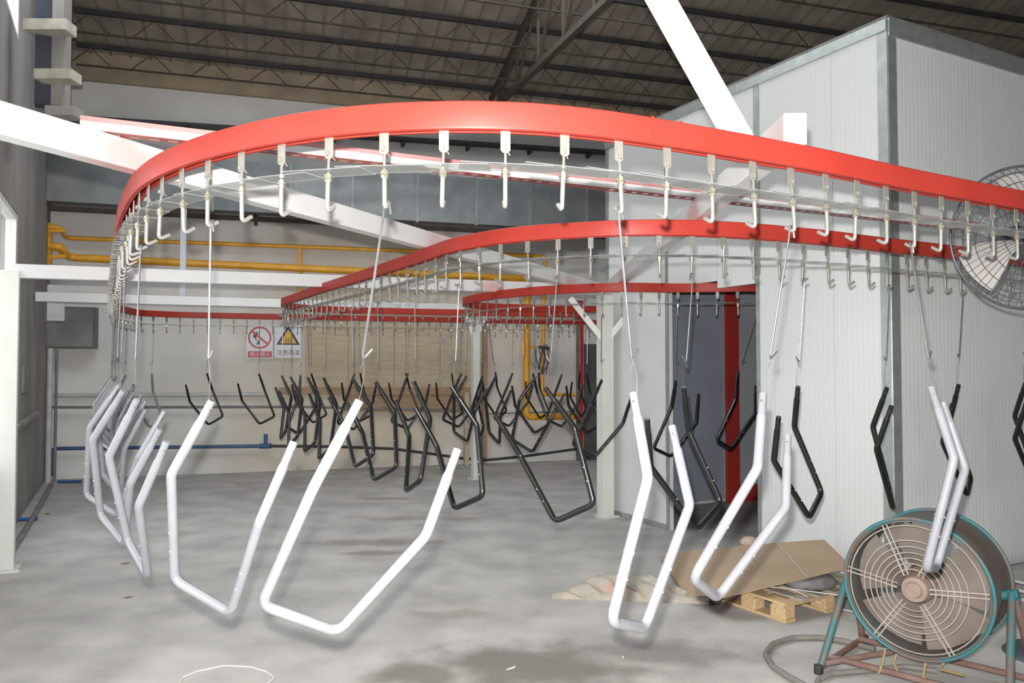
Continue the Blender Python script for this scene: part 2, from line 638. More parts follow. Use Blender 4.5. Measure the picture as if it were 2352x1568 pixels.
for i, w in enumerate((w1, w2, w3)):
    root = thing('window_%d' % (i + 1), ['white framed window low in the left wall', 'bright high window at the top of the left wall', 'wide unseen window added for light in the left wall'][i],
                 'window', LWp(w[1], -0.1, w[2]))
    root['kind'] = 'structure'
    inv = Matrix.Translation(-root.location)
    fw = 0.07

    def part(name, mbb, m):
        o = mbb.build(name, m, root)
        o.matrix_basis = inv
        return o
    for (a, c, z0, z1) in ((w[0], w[1], w[2], w[2] + fw), (w[0], w[1], w[3] - fw, w[3]),
                           (w[0], w[0] + fw, w[2] + fw, w[3] - fw), (w[1] - fw, w[1], w[2] + fw, w[3] - fw),
                           ((w[0] + w[1]) / 2 - fw / 2, (w[0] + w[1]) / 2 + fw / 2, w[2] + fw, w[3] - fw)):
        part('window_frame', MB().box(LWp((a + c) / 2, -0.06, (z0 + z1) / 2), (c - a, 0.10, z1 - z0), WL), M_WINFRAME)
    mid = (w[0] + w[1]) / 2
    for a, c in ((w[0] + fw, mid - fw / 2), (mid + fw / 2, w[1] - fw)):
        part('pane', MB().box(LWp((a + c) / 2, -0.06, (w[2] + w[3]) / 2), (c - a, 0.006, w[3] - w[2] - 2 * fw), WL), M_GLASS)

# the rest of the hall behind and to the right of the viewer
mb = MB()
for ta_, tb_, za_ in ((-2, 2.0, 0), (2.0, 8.0, 4.6), (8.0, 24, 0)):      # opening added for light between t = 2 and t = 8
    mb.prism([BWp(ta_, 20, za_), BWp(tb_, 20, za_), BWp(tb_, 20, roofz(20)), BWp(ta_, 20, roofz(20))], NB * 0.2)
struct(mb.build('wall_front', M_PLASTER), 'plastered end wall behind the viewer with an opening added for light', 'wall')
mb = MB()
mb.prism([BWp(22, -0.2, 0), BWp(22, 20, 0), BWp(22, 20, roofz(20)), BWp(22, -0.2, roofz(-0.2))], WB * 0.2)
struct(mb.build('wall_right', M_PLASTER), 'plastered far right wall of the hall', 'wall')

# ceiling sheets with ribs


def tl(d_):
    """t of the left wall's outer face at distance d_ from the back wall"""
    p0 = LWp(0, -0.4, 0)
    s_ = (d_ - (p0 - BO).dot(NB)) / WL.dot(NB)
    return (p0 + WL * s_ - BO).dot(WB)


mb = MB()
T0, T1, D0, D1, D2, D3 = -7.0, 24.0, -0.3, 3.2, 7.6, 20.0    # unseen roof gap added between D1 and D2 to let sky light in
for da, db, ta_, tb_ in ((D0, D1, T0, T1), (D2, D3, T0, T1), (D1, D2, 8.5, T1)):
    t_a, t_b = (tl(da), tl(db)) if ta_ == T0 else (ta_, ta_)
    mb.prism([BWp(t_a, da, roofz(da)), BWp(tb_, da, roofz(da)), BWp(tb_, db, roofz(db)), BWp(t_b, db, roofz(db))], (0, 0, 0.04))
ceil = struct(mb.build('ceiling', M_ROOF), 'dark brown sloping sheet roof with ribs', 'roof')
rdir = (BWp(0, 1, roofz(1)) - BWp(0, 0, roofz(0))).normalized()
ribme = []
for dl in (D1, 6.0):
    L = (BWp(0, dl, roofz(dl)) - BWp(0, D0, roofz(D0))).length
    ribme.append(MB().box((L / 2, 0, -0.012), (L, 0.035, 0.03)).mesh('rib', M_ROOFRIB))
uy = UP.cross(rdir).normalized()
uz = rdir.cross(uy)
k = 0
t = tl(D0) + 0.1
while t < 17.0:
    p = BWp(t, D0, roofz(D0))
    M = Matrix((rdir, uy, uz)).transposed().to_4x4()
    M.translation = p
    inst('rib', ribme[0] if t < 8.5 else ribme[1], ceil, M)
    t += 0.30

# lattice purlins
webme = None
for pi, d in enumerate((0.35, 1.15, 2.0, 2.9, 3.8, 4.8)):
    z = roofz(d) - 0.05
    root = thing('roof_purlin', 'dark lattice purlin under the roof, %s from the back wall' % ORD[pi], 'purlin', BWp(0, d, z),
                 'lattice roof purlins')
    inv = Matrix.Translation(-root.location)
    ta, tb = tl(d) + 0.75, 16.0
    for nm, dz, w, h in (('top_chord', -0.02, 0.07, 0.07), ('bottom_chord', -0.34, 0.026, 0.026)):
        o = MB().bar(BWp(ta, d, z + dz), BWp(tb, d, z + dz), w, h).build(nm, M_STEELDARK if nm == 'top_chord' else M_RUSTSTEEL, root)
        o.matrix_basis = inv
    if webme is None:
        webme = [MB().bar(Vector((0, 0, -0.05)), WB * (0.3 * s) + Vector((0, 0, -0.33)), 0.013, 0.013).mesh('web', M_RUSTSTEEL) for s in (1, -1)]
    x = ta + 0.2
    while x < min(tb, 11.0):
        for s in (0, 1):
            o = inst('web', webme[s], root)
            o.location = WB * x
        x += 0.9

# roof truss running up the slope
root = thing('roof_truss', 'brown steel roof truss with thin webs below the dark roof', 'truss', BWp(6.35, 0.2, ZW))
inv = Matrix.Translation(-root.location)


def tz(d):
    return ZW - 0.02 - 0.055 * d


TT = 6.35
MB().bar(BWp(TT, 0.1, roofz(0.1) - 0.12), BWp(TT, 10, roofz(10) - 0.12), 0.08, 0.08).build('top_chord', M_RUSTSTEEL, root).matrix_basis = inv
MB().bar(BWp(TT, 0.2, tz(0.2)), BWp(TT, 10, tz(10)), 0.09, 0.09).build('bottom_chord', M_RUSTSTEEL, root).matrix_basis = inv
dd = 0.6
while dd < 8.5:
    MB().bar(BWp(TT, dd, tz(dd)), BWp(TT, dd, roofz(dd) - 0.12), 0.04, 0.04, WB).build('web', M_RUSTSTEEL, root).matrix_basis = inv
    MB().bar(BWp(TT, dd, tz(dd)), BWp(TT, dd + 1.1, roofz(dd + 1.1) - 0.12), 0.04, 0.04, WB).build('web', M_RUSTSTEEL, root).matrix_basis = inv
    dd += 1.1

# galvanised duct along the back wall
dz0 = bw(100, 460, 0.75).z
dz1 = dz0 + 0.82
root = thing('ventilation_duct', 'long rectangular galvanised duct running high along the back wall', 'duct', BWp(0, 0.4, dz0))
inv = Matrix.Translation(-root.location)
xs = [-0.95, 0.55, 1.55, 2.75, 3.75, 4.85, 5.9, 6.9, 8.0, 9.1]
for a, c in zip(xs[:-1], xs[1:]):
    MB().box(BWp((a + c) / 2, 0.40, (dz0 + dz1) / 2), (c - a - 0.012, 0.7, 0.82), WB).build('duct_section', M_GAL, root).matrix_basis = inv
for x in xs[1:-1]:
    MB().box(BWp(x, 0.40, (dz0 + dz1) / 2), (0.045, 0.75, 0.87), WB).build('flange', M_GALTRIM, root).matrix_basis = inv
MB().box(BWp(4.05, 0.45, dz0 - 0.06), (10.0, 0.08, 0.07), WB).build('support_rail', M_RUSTSTEEL, root).matrix_basis = inv
for x in (0.5, 2.2, 4.4, 6.6):
    MB().box(BWp(x, 0.2, dz0 - 0.06), (0.06, 0.42, 0.08), WB).build('bracket', M_STEELDARK, root).matrix_basis = inv

# dark cable tray above the duct
root = thing('cable_tray', 'dark cable tray fixed along the back wall above the duct', 'cable tray', bw(400, 280, 0.1))
inv = Matrix.Translation(-root.location)
q0, q1 = bw(150, 270, 0.15), bw(1420, 352, 0.15)
MB().bar(q0, q1, 0.2, 0.05).build('tray', M_STEELDARK, root).matrix_basis = inv
for kk in range(8):
    pp = q0.lerp(q1, (kk + 0.5) / 8)
    MB().box(pp + Vector((0, 0, -0.06)) - NB * 0.05, (0.05, 0.2, 0.08), WB).build('bracket', M_STEELDARK, root).matrix_basis = inv

# navy steel column with cleats, upper left
cb = lw(106, 245, 0.32)
root = thing('steel_column', 'dark navy steel column stub high on the left wall with pale cleats', 'column', cb)
inv = Matrix.Translation(-root.location)
ctop = lroof((cb - LO).dot(WL)) - 0.12
MB().box((cb.x, cb.y, (cb.z + ctop) / 2), (0.16, 0.20, ctop - cb.z), WL).build('shaft', M_NAVY, root).matrix_basis = inv
for (x0, x1, y0, y1, mm) in ((50, 148, 40, 65, M_CLEAT), (75, 160, 155, 178, M_CLEAT), (100, 165, 240, 262, M_PLASTER2)):
    a = uny(x0, y0, cb.y - 0.25)
    c = uny(x1, y1, cb.y - 0.25)
    MB().box((a + c) / 2 + Vector((0, 0.12, 0)), (c.x - a.x, 0.2, a.z - c.z)).build('cleat', mm, root).matrix_basis = inv
a = uny(130, 0, cb.y)
MB().box((a.x + 0.06, cb.y, (cb.z + ctop) / 2), (0.12, 0.14, ctop - cb.z)).build('side_post', M_PLASTER2, root).matrix_basis = inv

# ================================================================== BEAMS AND COLUMNS
BH, BWD = 0.125, 0.09
zb = ZT + BH / 2


def zray(px, py, z):
    return unz(px, py, z)


# beam a: from the left wall to the near-right column
A0 = unz(-95, 290, ZT)
A1 = unz(1378, 668, ZT)
E0 = unz(1828, 332, ZT)
E1 = unz(1398, 672, ZT)
C1b = unz(1391, 1186, 0)      # column one base
C2b = unz(1092, 1100, 0)
CLb = unz(10, 1310, 0)


def beam(label, p, q, pts, rad=0.22, w=BWD, h=BH):
    p, q = Vector(p), Vector(q)
    o = MB().bar(p, q, w, h).build('support_beam', beam_mat('beam_paint', pts, rad), None, bevel=0.006)
    return tag(o, label, 'beam', 'white support beams of the conveyor')


up2 = Vector((0, 0, BH / 2))
col1top = Vector((C1b.x, C1b.y, ZT + BH / 2))
col2top = Vector((C2b.x, C2b.y, ZT + BH / 2))
A1c = Vector((C1b.x - 0.05, C1b.y - 0.02, ZT))
beam('thick white square beam crossing from the left wall under the tray to the column', A0 + up2, A1c + up2,
     [unz(300, 385, ZT), unz(975, 578, ZT), unz(1338, 655, ZT)], 0.26)
E1c = Vector((C1b.x + 0.03, C1b.y - 0.06, ZT))
beam('white beam with open square end above the front rail at right', E0 + up2 + (E0 - E1c).normalized() * 0.0, E1c + up2,
     [E0 + Vector((0.05, 0.1, 0)), unz(1600, 508, ZT), unz(1440, 645, ZT)], 0.2)
b0 = uny(16, 622, CLb.y)
beam('white horizontal beam from the left edge column towards the middle', b0, Vector((C1b.x - 0.09, C1b.y, ZT + BH / 2)),
     [unz(722, 655, ZT), unz(1127, 667, ZT)], 0.16)
c0 = lw(82, 692, 0.02)
beam('far white beam from the left wall to the gusseted column', Vector((c0.x, c0.y, ZT + BH / 2)), col2top, [unz(1085, 690, ZT)], 0.12)


def column(label, base, top, w, gusset=False, brace=()):
    root = thing('support_column', label, 'column', base, 'white conveyor columns')
    h = top - base.z
    MB().box((0, 0, h / 2), (w, w, h), WF).build('post', M_CREAM, root, bevel=0.006)
    MB().box((0, 0, 0.01), (w + 0.09, w + 0.09, 0.02), WF).build('base_plate', M_CREAM, root)
    if gusset:
        for sx in (-1, 1):
            MB().prism([(sx * w / 2, -0.01, h - 0.02), (sx * (w / 2 + 0.13), -0.01, h - 0.02), (sx * (w / 2 + 0.13), -0.01, h - 0.07),
                        (sx * w / 2, -0.01, h - 0.38)], (0, 0.02, 0)).build('gusset', M_CREAM, root)
        MB().box((0, 0, h - 0.01), (w + 0.3, w + 0.1, 0.02)).build('head_plate', M_CREAM, root)
    for dx in brace:
        MB().bar((dx * 0.04, -0.01, h - 0.52), (dx * 0.42, -0.01, h - 0.04), 0.07, 0.07, (0, 1, 0)).build('brace', M_CREAM, root)
    return root


column('tall white column with two diagonal braces beside the oven booth', C1b, ZT, 0.15, brace=(-1, 1))
column('slim white column with triangular gussets in front of the back wall', C2b, ZT, 0.11, gusset=True)
column('white column at the left edge of the picture', CLb, b0.z - 0.0, 0.15)
# pale blue hanger strut
hz0, hz1 = bw(421, 680, 1.0), bw(421, 480, 1.0)
tag(MB().box((hz0 + hz1) / 2, (0.085, 0.06, hz1.z - hz0.z), WB).build('hanger_strut', M_STRUT),
    'pale blue vertical strut between the duct and the far white beam', 'strut')
# leaning white strut from the front rail up to the roof
s0 = uny(1693, 312, 3.02)
s1 = uny(1515, -5, 3.02)
sdir = (s1 - s0).normalized()
tag(MB().bar(s0 - sdir * 0.09, s0 + sdir * 3.2, 0.085, 0.085, (0, 1, 0)).build('leaning_strut', beam_mat('strut_paint', []), bevel=0.005),
    'leaning white strut rising from the front red rail to the roof', 'strut')

# slotted channel lying over the beams
ZS = ZT + BH + 0.027
q0, q1 = unz(185, 288, ZS), unz(2240, 522, ZS)
sd = (q1 - q0).normalized()
sn = Vector((sd.y, -sd.x, 0))   # towards the viewer
root = thing('slotted_channel', 'long white slotted channel with pinkish edges lying behind the front rail', 'channel', q0)
inv = Matrix.Translation(-root.location)
MPINK = mat('pink_overspray_paint', (0.46, 0.21, 0.20), (0.36, 0.14, 0.13), rough=0.5, scale=3, world_space=True)
MWH = beam_mat('channel_paint', [])
MRD = mat('overspray_flange', (0.34, 0.10, 0.085), (0.27, 0.07, 0.06), rough=0.5, scale=3, world_space=True)
MB().bar(q0 + sn * 0.03 + UP * -0.004, q1 + sn * 0.03 + UP * -0.004, 0.003, 0.034).build('web', MWH, root).matrix_basis = inv
MB().bar(q0 + sn * 0.012 + UP * 0.024, q1 + sn * 0.012 + UP * 0.024, 0.036, 0.022).build('top_lip', MPINK, root).matrix_basis = inv
LL = (q1 - q0).length
# perforated lower flange: bridges between the slots
mbs = MB()
for e in (-0.024, 0.024):
    mbs.bar(q0 + Vector((0, 0, -0.022)) + sn * e, q1 + Vector((0, 0, -0.022)) + sn * e, 0.016, 0.003)
x = 0.0
while x < LL - 0.05:
    p = q0 + sd * x + Vector((0, 0, -0.022))
    mbs.bar(p, p + sd * 0.035, 0.034, 0.003)
    x += 0.075
mbs.build('slotted_flange', MRD, root).matrix_basis = inv

# ================================================================== CONVEYOR RAILS


def smooth_path(pts, step=0.04, sig=0.12):
    P = [Vector((p[0], p[1])) for p in pts]
    dense = []
    for i in range(len(P) - 1):
        n = max(1, int((P[i + 1] - P[i]).length / step))
        for k in range(n):
            dense.append(P[i].lerp(P[i + 1], k / n))
    dense.append(P[-1])
    r = int(3 * sig / step)
    W = [math.exp(-0.5 * (k * step / sig) ** 2) for k in range(-r, r + 1)]
    out = []
    n = len(dense)
    for i in range(n):
        rr = min(r, i, n - 1 - i)
        s, a = 0.0, Vector((0, 0))
        for k in range(-rr, rr + 1):
            w = W[k + r]
            a += dense[i + k] * w
            s += w
        out.append(a / s)
    # resample
    res = [out[0]]
    acc = 0.0
    for i in range(1, len(out)):
        seg = (out[i] - out[i - 1]).length
        while acc + seg >= step:
            f = (step - acc) / seg
            q = out[i - 1].lerp(out[i], f)
            res.append(q)
            out[i - 1] = q
            seg = (out[i] - q).length
            acc = 0.0
        acc += seg
    return res


def tangents(P):
    T = []
    for i in range(len(P)):
        a, c = P[max(0, i - 1)], P[min(len(P) - 1, i + 1)]
        T.append((c - a).normalized())
    return T


def offset(P, d):
    T = tangents(P)
    return [p + Vector((t.y, -t.x)) * d for p, t in zip(P, T)]   # right-hand side


def rail_mesh(P):
    w, H, tk, sl = RW / 2, RH, 0.005, 0.011
    prof = [(-sl, 0), (-w + .008, 0), (-w + .002, .002), (-w, .008), (-w, H - .004), (-w + .004, H), (w - .004, H), (w, H - .004), (w, .008),
            (w - .002, .002), (w - .008, 0), (sl, 0), (sl, tk), (w - tk, tk), (w - tk, H - tk), (-w + tk, H - tk), (-w + tk, tk), (-sl, tk)]
    T = tangents(P)
    n = len(prof)
    vs, fs = [], []
    for p, t in zip(P, T):
        r = Vector((t.y, -t.x))
        for (a, z) in prof:
            q = p + r * a
            vs.append((q.x, q.y, ZR + z))
    for i in range(len(P) - 1):
        for k in range(n):
            k2 = (k + 1) % n
            fs.append((i * n + k, i * n + k2, (i + 1) * n + k2, (i + 1) * n + k))
    fs.append(tuple(range(n)))
    fs.append(tuple((len(P) - 1) * n + k for k in range(n - 1, -1, -1)))
    return MB().add(vs, fs)


def railpt(px, py):
    p = unz(px, py, ZR)
    return Vector((p.x, p.y))


def at_depth(px, y):
    return Vector(((px - 1176) / FPX * y, y))


def b2(t, d):
    p = BWp(t, d, 0)
    return Vector((p.x, p.y))


# --- front loop: right -> front -> left -> back wall -> right
fr = [railpt(x, y) for x, y in ((2700, 545), (2352, 480), (2235, 460), (2068, 430), (1901, 395), (1735, 367), (1568, 340), (1417, 316), (1267, 300),
                                (1117, 292), (1001, 293), (867, 300), (784, 303), (633, 327), (517, 350), (450, 368), (383, 391), (338, 415), (305, 440), (287, 470))]
fr = offset(fr, RW / 2)
fr += [at_depth(279, 4.15), at_depth(272, 4.8), at_depth(264, 6.0), at_depth(258, 7.5), at_depth(256, 9.0), at_depth(258, 10.2), at_depth(268, 10.9)]
tb0 = (Vector((*at_depth(300, 11.4), 0)) - BO).dot(WB)
fr += [b2(tb0 + 0.0, 0.98), b2(tb0 + 0.5, 0.72), b2(tb0 + 1.2, 0.66), b2(tb0 + 4, 0.64), b2(tb0 + 9.2, 0.64)]
FRONT = smooth_path(fr, sig=0.15)
# --- second loop: right -> left U-turn -> returns to the right behind
se = [railpt(x, y) for x, y in ((2750, 660), (2480, 625), (2285, 603), (2168, 590), (2034, 577), (1917, 563), (1783, 551), (1667, 543), (1550, 539), (1417, 540), (1384, 542),
                                (1233, 550), (1133, 560), (1033, 578), (933, 612), (833, 643), (723, 675), (672, 693))]
se = offset(se, RW / 2)
se += [at_depth(652, 9.75), at_depth(648, 10.15), at_depth(662, 10.6), at_depth(700, 10.95), at_depth(780, 11.3), at_depth(1000, 11.75), at_depth(1340, 12.35)]
SECOND = smooth_path(se, sig=0.10)
# --- third loop: from the booth doorway -> left U-turn -> back right
th = [railpt(x, y) for x, y in ((1537, 671), (1460, 669), (1379, 670), (1333, 672), (1233, 677), (1133, 686), (1085, 694))]
th = [at_depth(1880, 8.2), at_depth(1790, 8.05), at_depth(1715, 8.0), at_depth(1650, 8.05), at_depth(1600, 8.1)] + offset(th, RW / 2)
th += [at_depth(1068, 9.7), at_depth(1066, 10.05), at_depth(1082, 10.4), at_depth(1120, 10.65), at_depth(1200, 10.85), at_depth(1330, 11.1), at_depth(1385, 11.2)]
THIRD = smooth_path(th, sig=0.10)

RAILS = {}
for nm, P, lab in (('front', FRONT, 'red enamel conveyor rail sweeping round the foreground and along the back wall'),
                   ('second', SECOND, 'red conveyor rail of the middle loop curving behind the front rail'),
                   ('third', THIRD, 'red conveyor rail of the smallest loop leading into the booth doorway')):
    o = rail_mesh(P).build('conveyor_rail', M_RED, None, smooth=30)
    tag(o, lab, 'rail', 'red overhead conveyor rails')
    RAILS[nm] = o
# welded joint bands on the front rail
for px, py in ((1505, 330), (1565, 340)):
    p = railpt(px, py)
    i = min(range(len(FRONT)), key=lambda i: (FRONT[i] - p).length)
    t = tangents(FRONT)[i]
    MB().box((FRONT[i].x, FRONT[i].y, ZR + RH / 2 + 0.003), (0.007, RW + 0.004, RH + 0.0), (t.x, t.y, 0)).build('weld_seam', M_RED, RAILS['front'])

# ================================================================== HOOKS
# local frame: origin on the slot, x along the rail, y towards the hook tip
hb = MB()
w, zt, zb_, th_ = 0.016, 0.012, -0.068, 0.002
pts = [(-w, 0, zt), (w, 0, zt), (w, 0, zb_ + 0.008), (w - 0.008, 0, zb_), (-w + 0.008, 0, zb_), (-w, 0, zb_ + 0.008)]
hb.prism([Vector(p) + Vector((0, -th_, 0)) for p in pts], (0, 2 * th_, 0))
ME_BRACKET = hb.mesh('bracket', M_ZINC)
ME_PIN = MB().tube([(-0.004, -0.012, -0.056), (0.0, 0.004, -0.05), (0.010, 0.010, -0.064), (0.016, 0.012, -0.072)], 0.002, 6).mesh('cotter_pin', M_ZINCROD)
ME_EYE = MB().tube([(0, -0.010, -0.060), (0, -0.008, -0.048), (0, 0.0, -0.045), (0, 0.008, -0.050), (0, 0.006, -0.062), (0, 0.0, -0.075), (0, 0, -0.13)], 0.0048, 8).mesh('eye_rod', M_ZINCROD, 40)
jp = fillet([(0, 0, -0.125), (0, 0, -0.247), (0, 0.042, -0.222)], [0.014], 5)
ME_J = MB().tube(jp, 0.0078, 10).mesh('hook_rod', M_ZINCROD, 40)
nb_ = MB()
nb_.tube([(0, 0, -0.122), (0, 0, -0.134)], 0.0125, 6)
nb_.tube([(0, 0, -0.1345), (0, 0, -0.137)], 0.016, 12)
nb_.tube([(0, 0, -0.1375), (0, 0, -0.148)], 0.0125, 6)
ME_NUT = nb_.mesh('nut', M_BRASSY, 30)
ME_PLATE = MB().box((0, 0, 0), (0.30, 0.105, 0.0022)).mesh('guard_plate', M_CLEAR)
JTR = Vector((0, 0.016, -0.232))        # where a hanger sits in the hook


def arc_index(P, s, step=0.04):
    i = int(s / step)
    if i >= len(P) - 1:
        return None
    f = s / step - i
    return P[i].lerp(P[i + 1], f)


def frame_at(P, s):
    p = arc_index(P, s)
    q0, q1 = arc_index(P, max(0, s - 0.06)), arc_index(P, s + 0.06)
    if p is None or q1 is None:
        return None, None
    return p, (q1 - q0).normalized()


def s_of_px(P, px, py):
    p = unz(px, py, ZR - 0.05)
    p = Vector((p.x, p.y))
    i = min(range(len(P)), key=lambda i: (P[i] - p).length)
    return i * 0.04


SPACE = 0.2


def hook_obj(p, t, side, label, group, detail=True):
    tip = Vector((t.y, -t.x, 0)) * side
    tx = tip.cross(UP)
    yaw = Matrix((tx, tip, UP)).transposed().to_4x4()
    jt = Matrix.Rotation(random.uniform(-0.05, 0.05), 4, 'X') @ Matrix.Rotation(random.uniform(-0.04, 0.04), 4, 'Y')
    M = Matrix.Translation((p.x, p.y, ZR)) @ yaw
    root = thing('trolley_hook', label, 'hook', group=group, mtx=M)
    inst('bracket', ME_BRACKET, root)
    inst('hook_rod', ME_J, root, jt)
    inst('eye_rod', ME_EYE, root, jt)
    inst('nut', ME_NUT, root, jt)
    if detail:
        inst('cotter_pin', ME_PIN, root)
    g = inst('guard_plate', ME_PLATE, root)
    g.matrix_basis = Matrix.Translation((0, 0, -0.116 + random.uniform(-0.001, 0.001))) @ Matrix.Rotation(0.028 + random.uniform(-0.004, 0.004), 4, 'Y') @ Matrix.Rotation(random.uniform(-0.012, 0.012), 4, 'X')
    return root, M @ jt


# ================================================================== HANGING BARS
L1, L2, W_, PHI, F1_, F2_ = 0.4521, 0.3066, 0.285, 0.5214, 0.0657, -0.0152
ev = Vector((0, L2 * math.sin(PHI), L2 * math.cos(PHI)))
SH = [Vector((-W_ / 2 - F1_ - F2_, 0, L1)) + ev, Vector((-W_ / 2 - F1_, 0, L1)), Vector((-W_ / 2, 0, 0)),
      Vector((W_ / 2, 0, 0)), Vector((W_ / 2 + F1_, 0, L1)), Vector((W_ / 2 + F1_ + F2_, 0, L1)) + ev]
SH = [p - SH[0] for p in SH]
# the measured corners are on the rounded bend: push the bottom corners out a little
cen = (SH[2] + SH[3]) / 2
SH[2] = SH[2] + (SH[2] - SH[1]).normalized() * 0.008
SH[3] = SH[3] + (SH[3] - SH[4]).normalized() * 0.008
u1 = (SH[1] - SH[0]).normalized()
u2 = (SH[4] - SH[5]).normalized()
SW = 0.095
R0, R1_ = 0.0182, 0.0152
path = fillet([SH[0] + u1 * SW] + SH[1:5] + [SH[5] + u2 * SW], [0.06, 0.05, 0.05, 0.06], 7)


def bar_meshes(m):
    body = MB().tube(path, R0, 14).mesh('tube', m, 40)
    ends = []
    for a, u in ((SH[0], u1), (SH[5], u2)):
        prof = [a, a + u * (SW - 0.01), a + u * (SW + 0.004)]
        ends.append(MB().tube(prof, [R1_, R1_, R0 * 0.98], 14).mesh('swaged_end', m, 40))
    holes = []
    for a, u, sx in ((SH[0], u1, -1), (SH[5], u2, 1)):
        c = a + u * 0.035
        holes.append(MB().tube([c - Vector((R1_ + 0.0006, 0, 0)), c + Vector((R1_ + 0.0006, 0, 0))], 0.0036, 8).mesh('drilled_hole', M_TIEWIRE, 40))
    riv = []
    for a, c in ((SH[1], SH[2]), (SH[4], SH[3])):
        for f in (0.52, 0.70):
            q = a.lerp(c, f)
            for s in (-1, 1):
                riv.append(MB().lathe([(0.0, 0.003), (0.0035, 0.0018), (0.0042, 0.0)], q + Vector((0, s * R0 * 0.97, 0)), (0, s, 0), 8).mesh('rivet', M_GLINT, 50))
    return body, ends, holes, riv


BARME = {'white': bar_meshes(M_WHITETUBE), 'black': bar_meshes(M_BLACKTUBE)}


def rot_pose(q):
    return Matrix.Rotation(q[3], 4, 'Z') @ Matrix.Rotation(q[4], 4, 'X') @ Matrix.Rotation(q[5], 4, 'Y')


def bar_obj(q, kind, label, group):
    M = Matrix.Translation((q[0], q[1], q[2])) @ rot_pose(q)
    root = thing('bent_tube', label, 'bent tube', group=group, mtx=M)
    body, ends, holes, riv = BARME[kind]
    inst('tube', body, root)
    for e_ in ends:
        inst('swaged_end', e_, root)
    for h in holes:
        inst('drilled_hole', h, root)
    for r in riv:
        inst('rivet', r, root)
    return M @ (u1 * 0.035)


def hanger_obj(hookM, hole, label, group, tieside=1):
    top = hookM @ JTR
    d = hole - top
    L = d.length
    end = top + d * (0.515 / L if L > 0.55 else 0.8)
    end.z = min(end.z, top.z - 0.3)
    dd = (end - top).normalized()
    tipd = (hookM.to_3x3() @ Vector((0, 1, 0)))
    tipd = (tipd - dd * tipd.dot(dd)).normalized()
    side = dd.cross(tipd).normalized()
    root = thing('hanger_rod', label, 'hanger', top, group)
    inv = Matrix.Translation(-top)
    pts = fillet([top + side * 0.016 - dd * 0.0 + Vector((0, 0, -0.03)), top + side * 0.010 + Vector((0, 0, 0.012)), top - side * 0.006 + Vector((0, 0, 0.012)),
                  top - side * 0.004 + dd * 0.05, end, end + (side * 0.03 - dd * 0.042)], [0.006, 0.006, 0.01, 0.008], 4)
    # recentre: the top loop straddles the hook rod
    MB().tube(pts, 0.0042, 8).build('rod', M_WIRE, root, smooth=40).matrix_basis = inv
    e2 = end + side * 0.006 + dd * 0.002
    mid = (e2 + hole) / 2 + side * 0.012 * tieside
    wp = [e2 + side * 0.006 + Vector((0, 0, 0.008)), e2 + Vector((0, 0, 0.010)) - side * 0.004, e2 + Vector((0, 0, -0.008))]
    for kk in range(1, 7):
        f = kk / 6
        wp.append((e2 * (1 - f) ** 2 + (mid * 2 - (e2 + hole) / 2) * 2 * f * (1 - f) + hole * f ** 2))
    MB().tube(wp, 0.0013, 6).build('tie_wire', M_TIEWIRE, root, smooth=60).matrix_basis = inv
    MB().tube([e2 + Vector((0, 0, -0.004)), e2 - side * 0.012 + Vector((0, 0, -0.026))], 0.0012, 5).build('wire_tail', M_TIEWIRE, root).matrix_basis = inv
    return root


DZ = HC - 1.7
FIT = {
    'A': (-0.498, 2.561, 1.586, 0.244, 0.392, 0.505), 'B': (-1.129, 2.953, 1.569, -0.429, 0.283, 0.393),
    'C': (0.416, 2.691, 1.605, 0.939, 0.179, 0.362), 'D': (0.965, 3.017, 1.591, 0.754, 0.386, 0.534),
    'E': (1.765, 3.304, 1.61, 0.906, 0.225, 0.207), 'F': (-1.699, 3.556, 1.548, -0.917, 0.265, 0.461),
    'G': (-2.008, 4.054, 1.572, -0.742, 0.243, 0.509),
    'H': (-0.401, 5.191, 1.564, 2.367, 0.133, 0.408), 'I': (0.199, 4.716, 1.568, 2.606, 0.089, 0.462),
    'J': (0.993, 4.537, 1.578, -2.52, 0.271, 0.466), 'K': (1.79, 4.911, 1.569, -2.365, 0.247, 0.471),
    'L': (2.57, 5.378, 1.552, -2.014, 0.222, 0.286), 'M': (3.343, 5.874, 1.559, -2.291, 0.257, 0.349),
    'N': (4.12, 6.3, 1.56, -2.25, 0.25, 0.40), 'O': (0.949, 8.3, 1.55, 6.429, 0.229, 0.521), 'P': (0.253, 8.45, 1.584, -0.59, 0.192, 0.481),
    'Q': (-0.188, 9.335, 1.584, -1.158, 0.25, 0.457), 'R': (1.72, 8.25, 1.543, 0.495, 0.325, 0.402),
    'T': (2.33, 8.1, 1.643, 0.604, 0.311, 0.433),
}
for k_ in FIT:
    q = FIT[k_]
    FIT[k_] = (q[0], q[1], q[2] + DZ, q[3], q[4], q[5])

FPHR = {0: 'largest white bent tube left of centre', 4: 'white bent tube just right of centre',
        8: 'white bent tube over the cardboard', 12: 'white bent tube before the drum fan',
        -4: 'wide white bent tube at far left', -8: 'nearest silver bent tube in left row',
        -12: 'second silver bent tube in left row'}
SPHR = {0: 'black bent tube before the gusseted column', 4: 'black bent tube left of braced column',
        8: 'black bent tube across the dark doorway', 12: 'black bent tube right of the doorway',
        16: 'black bent tube at booth corner trim', 20: 'black bent tube behind rightmost white tube',
        24: 'black bent tube at right picture edge'}


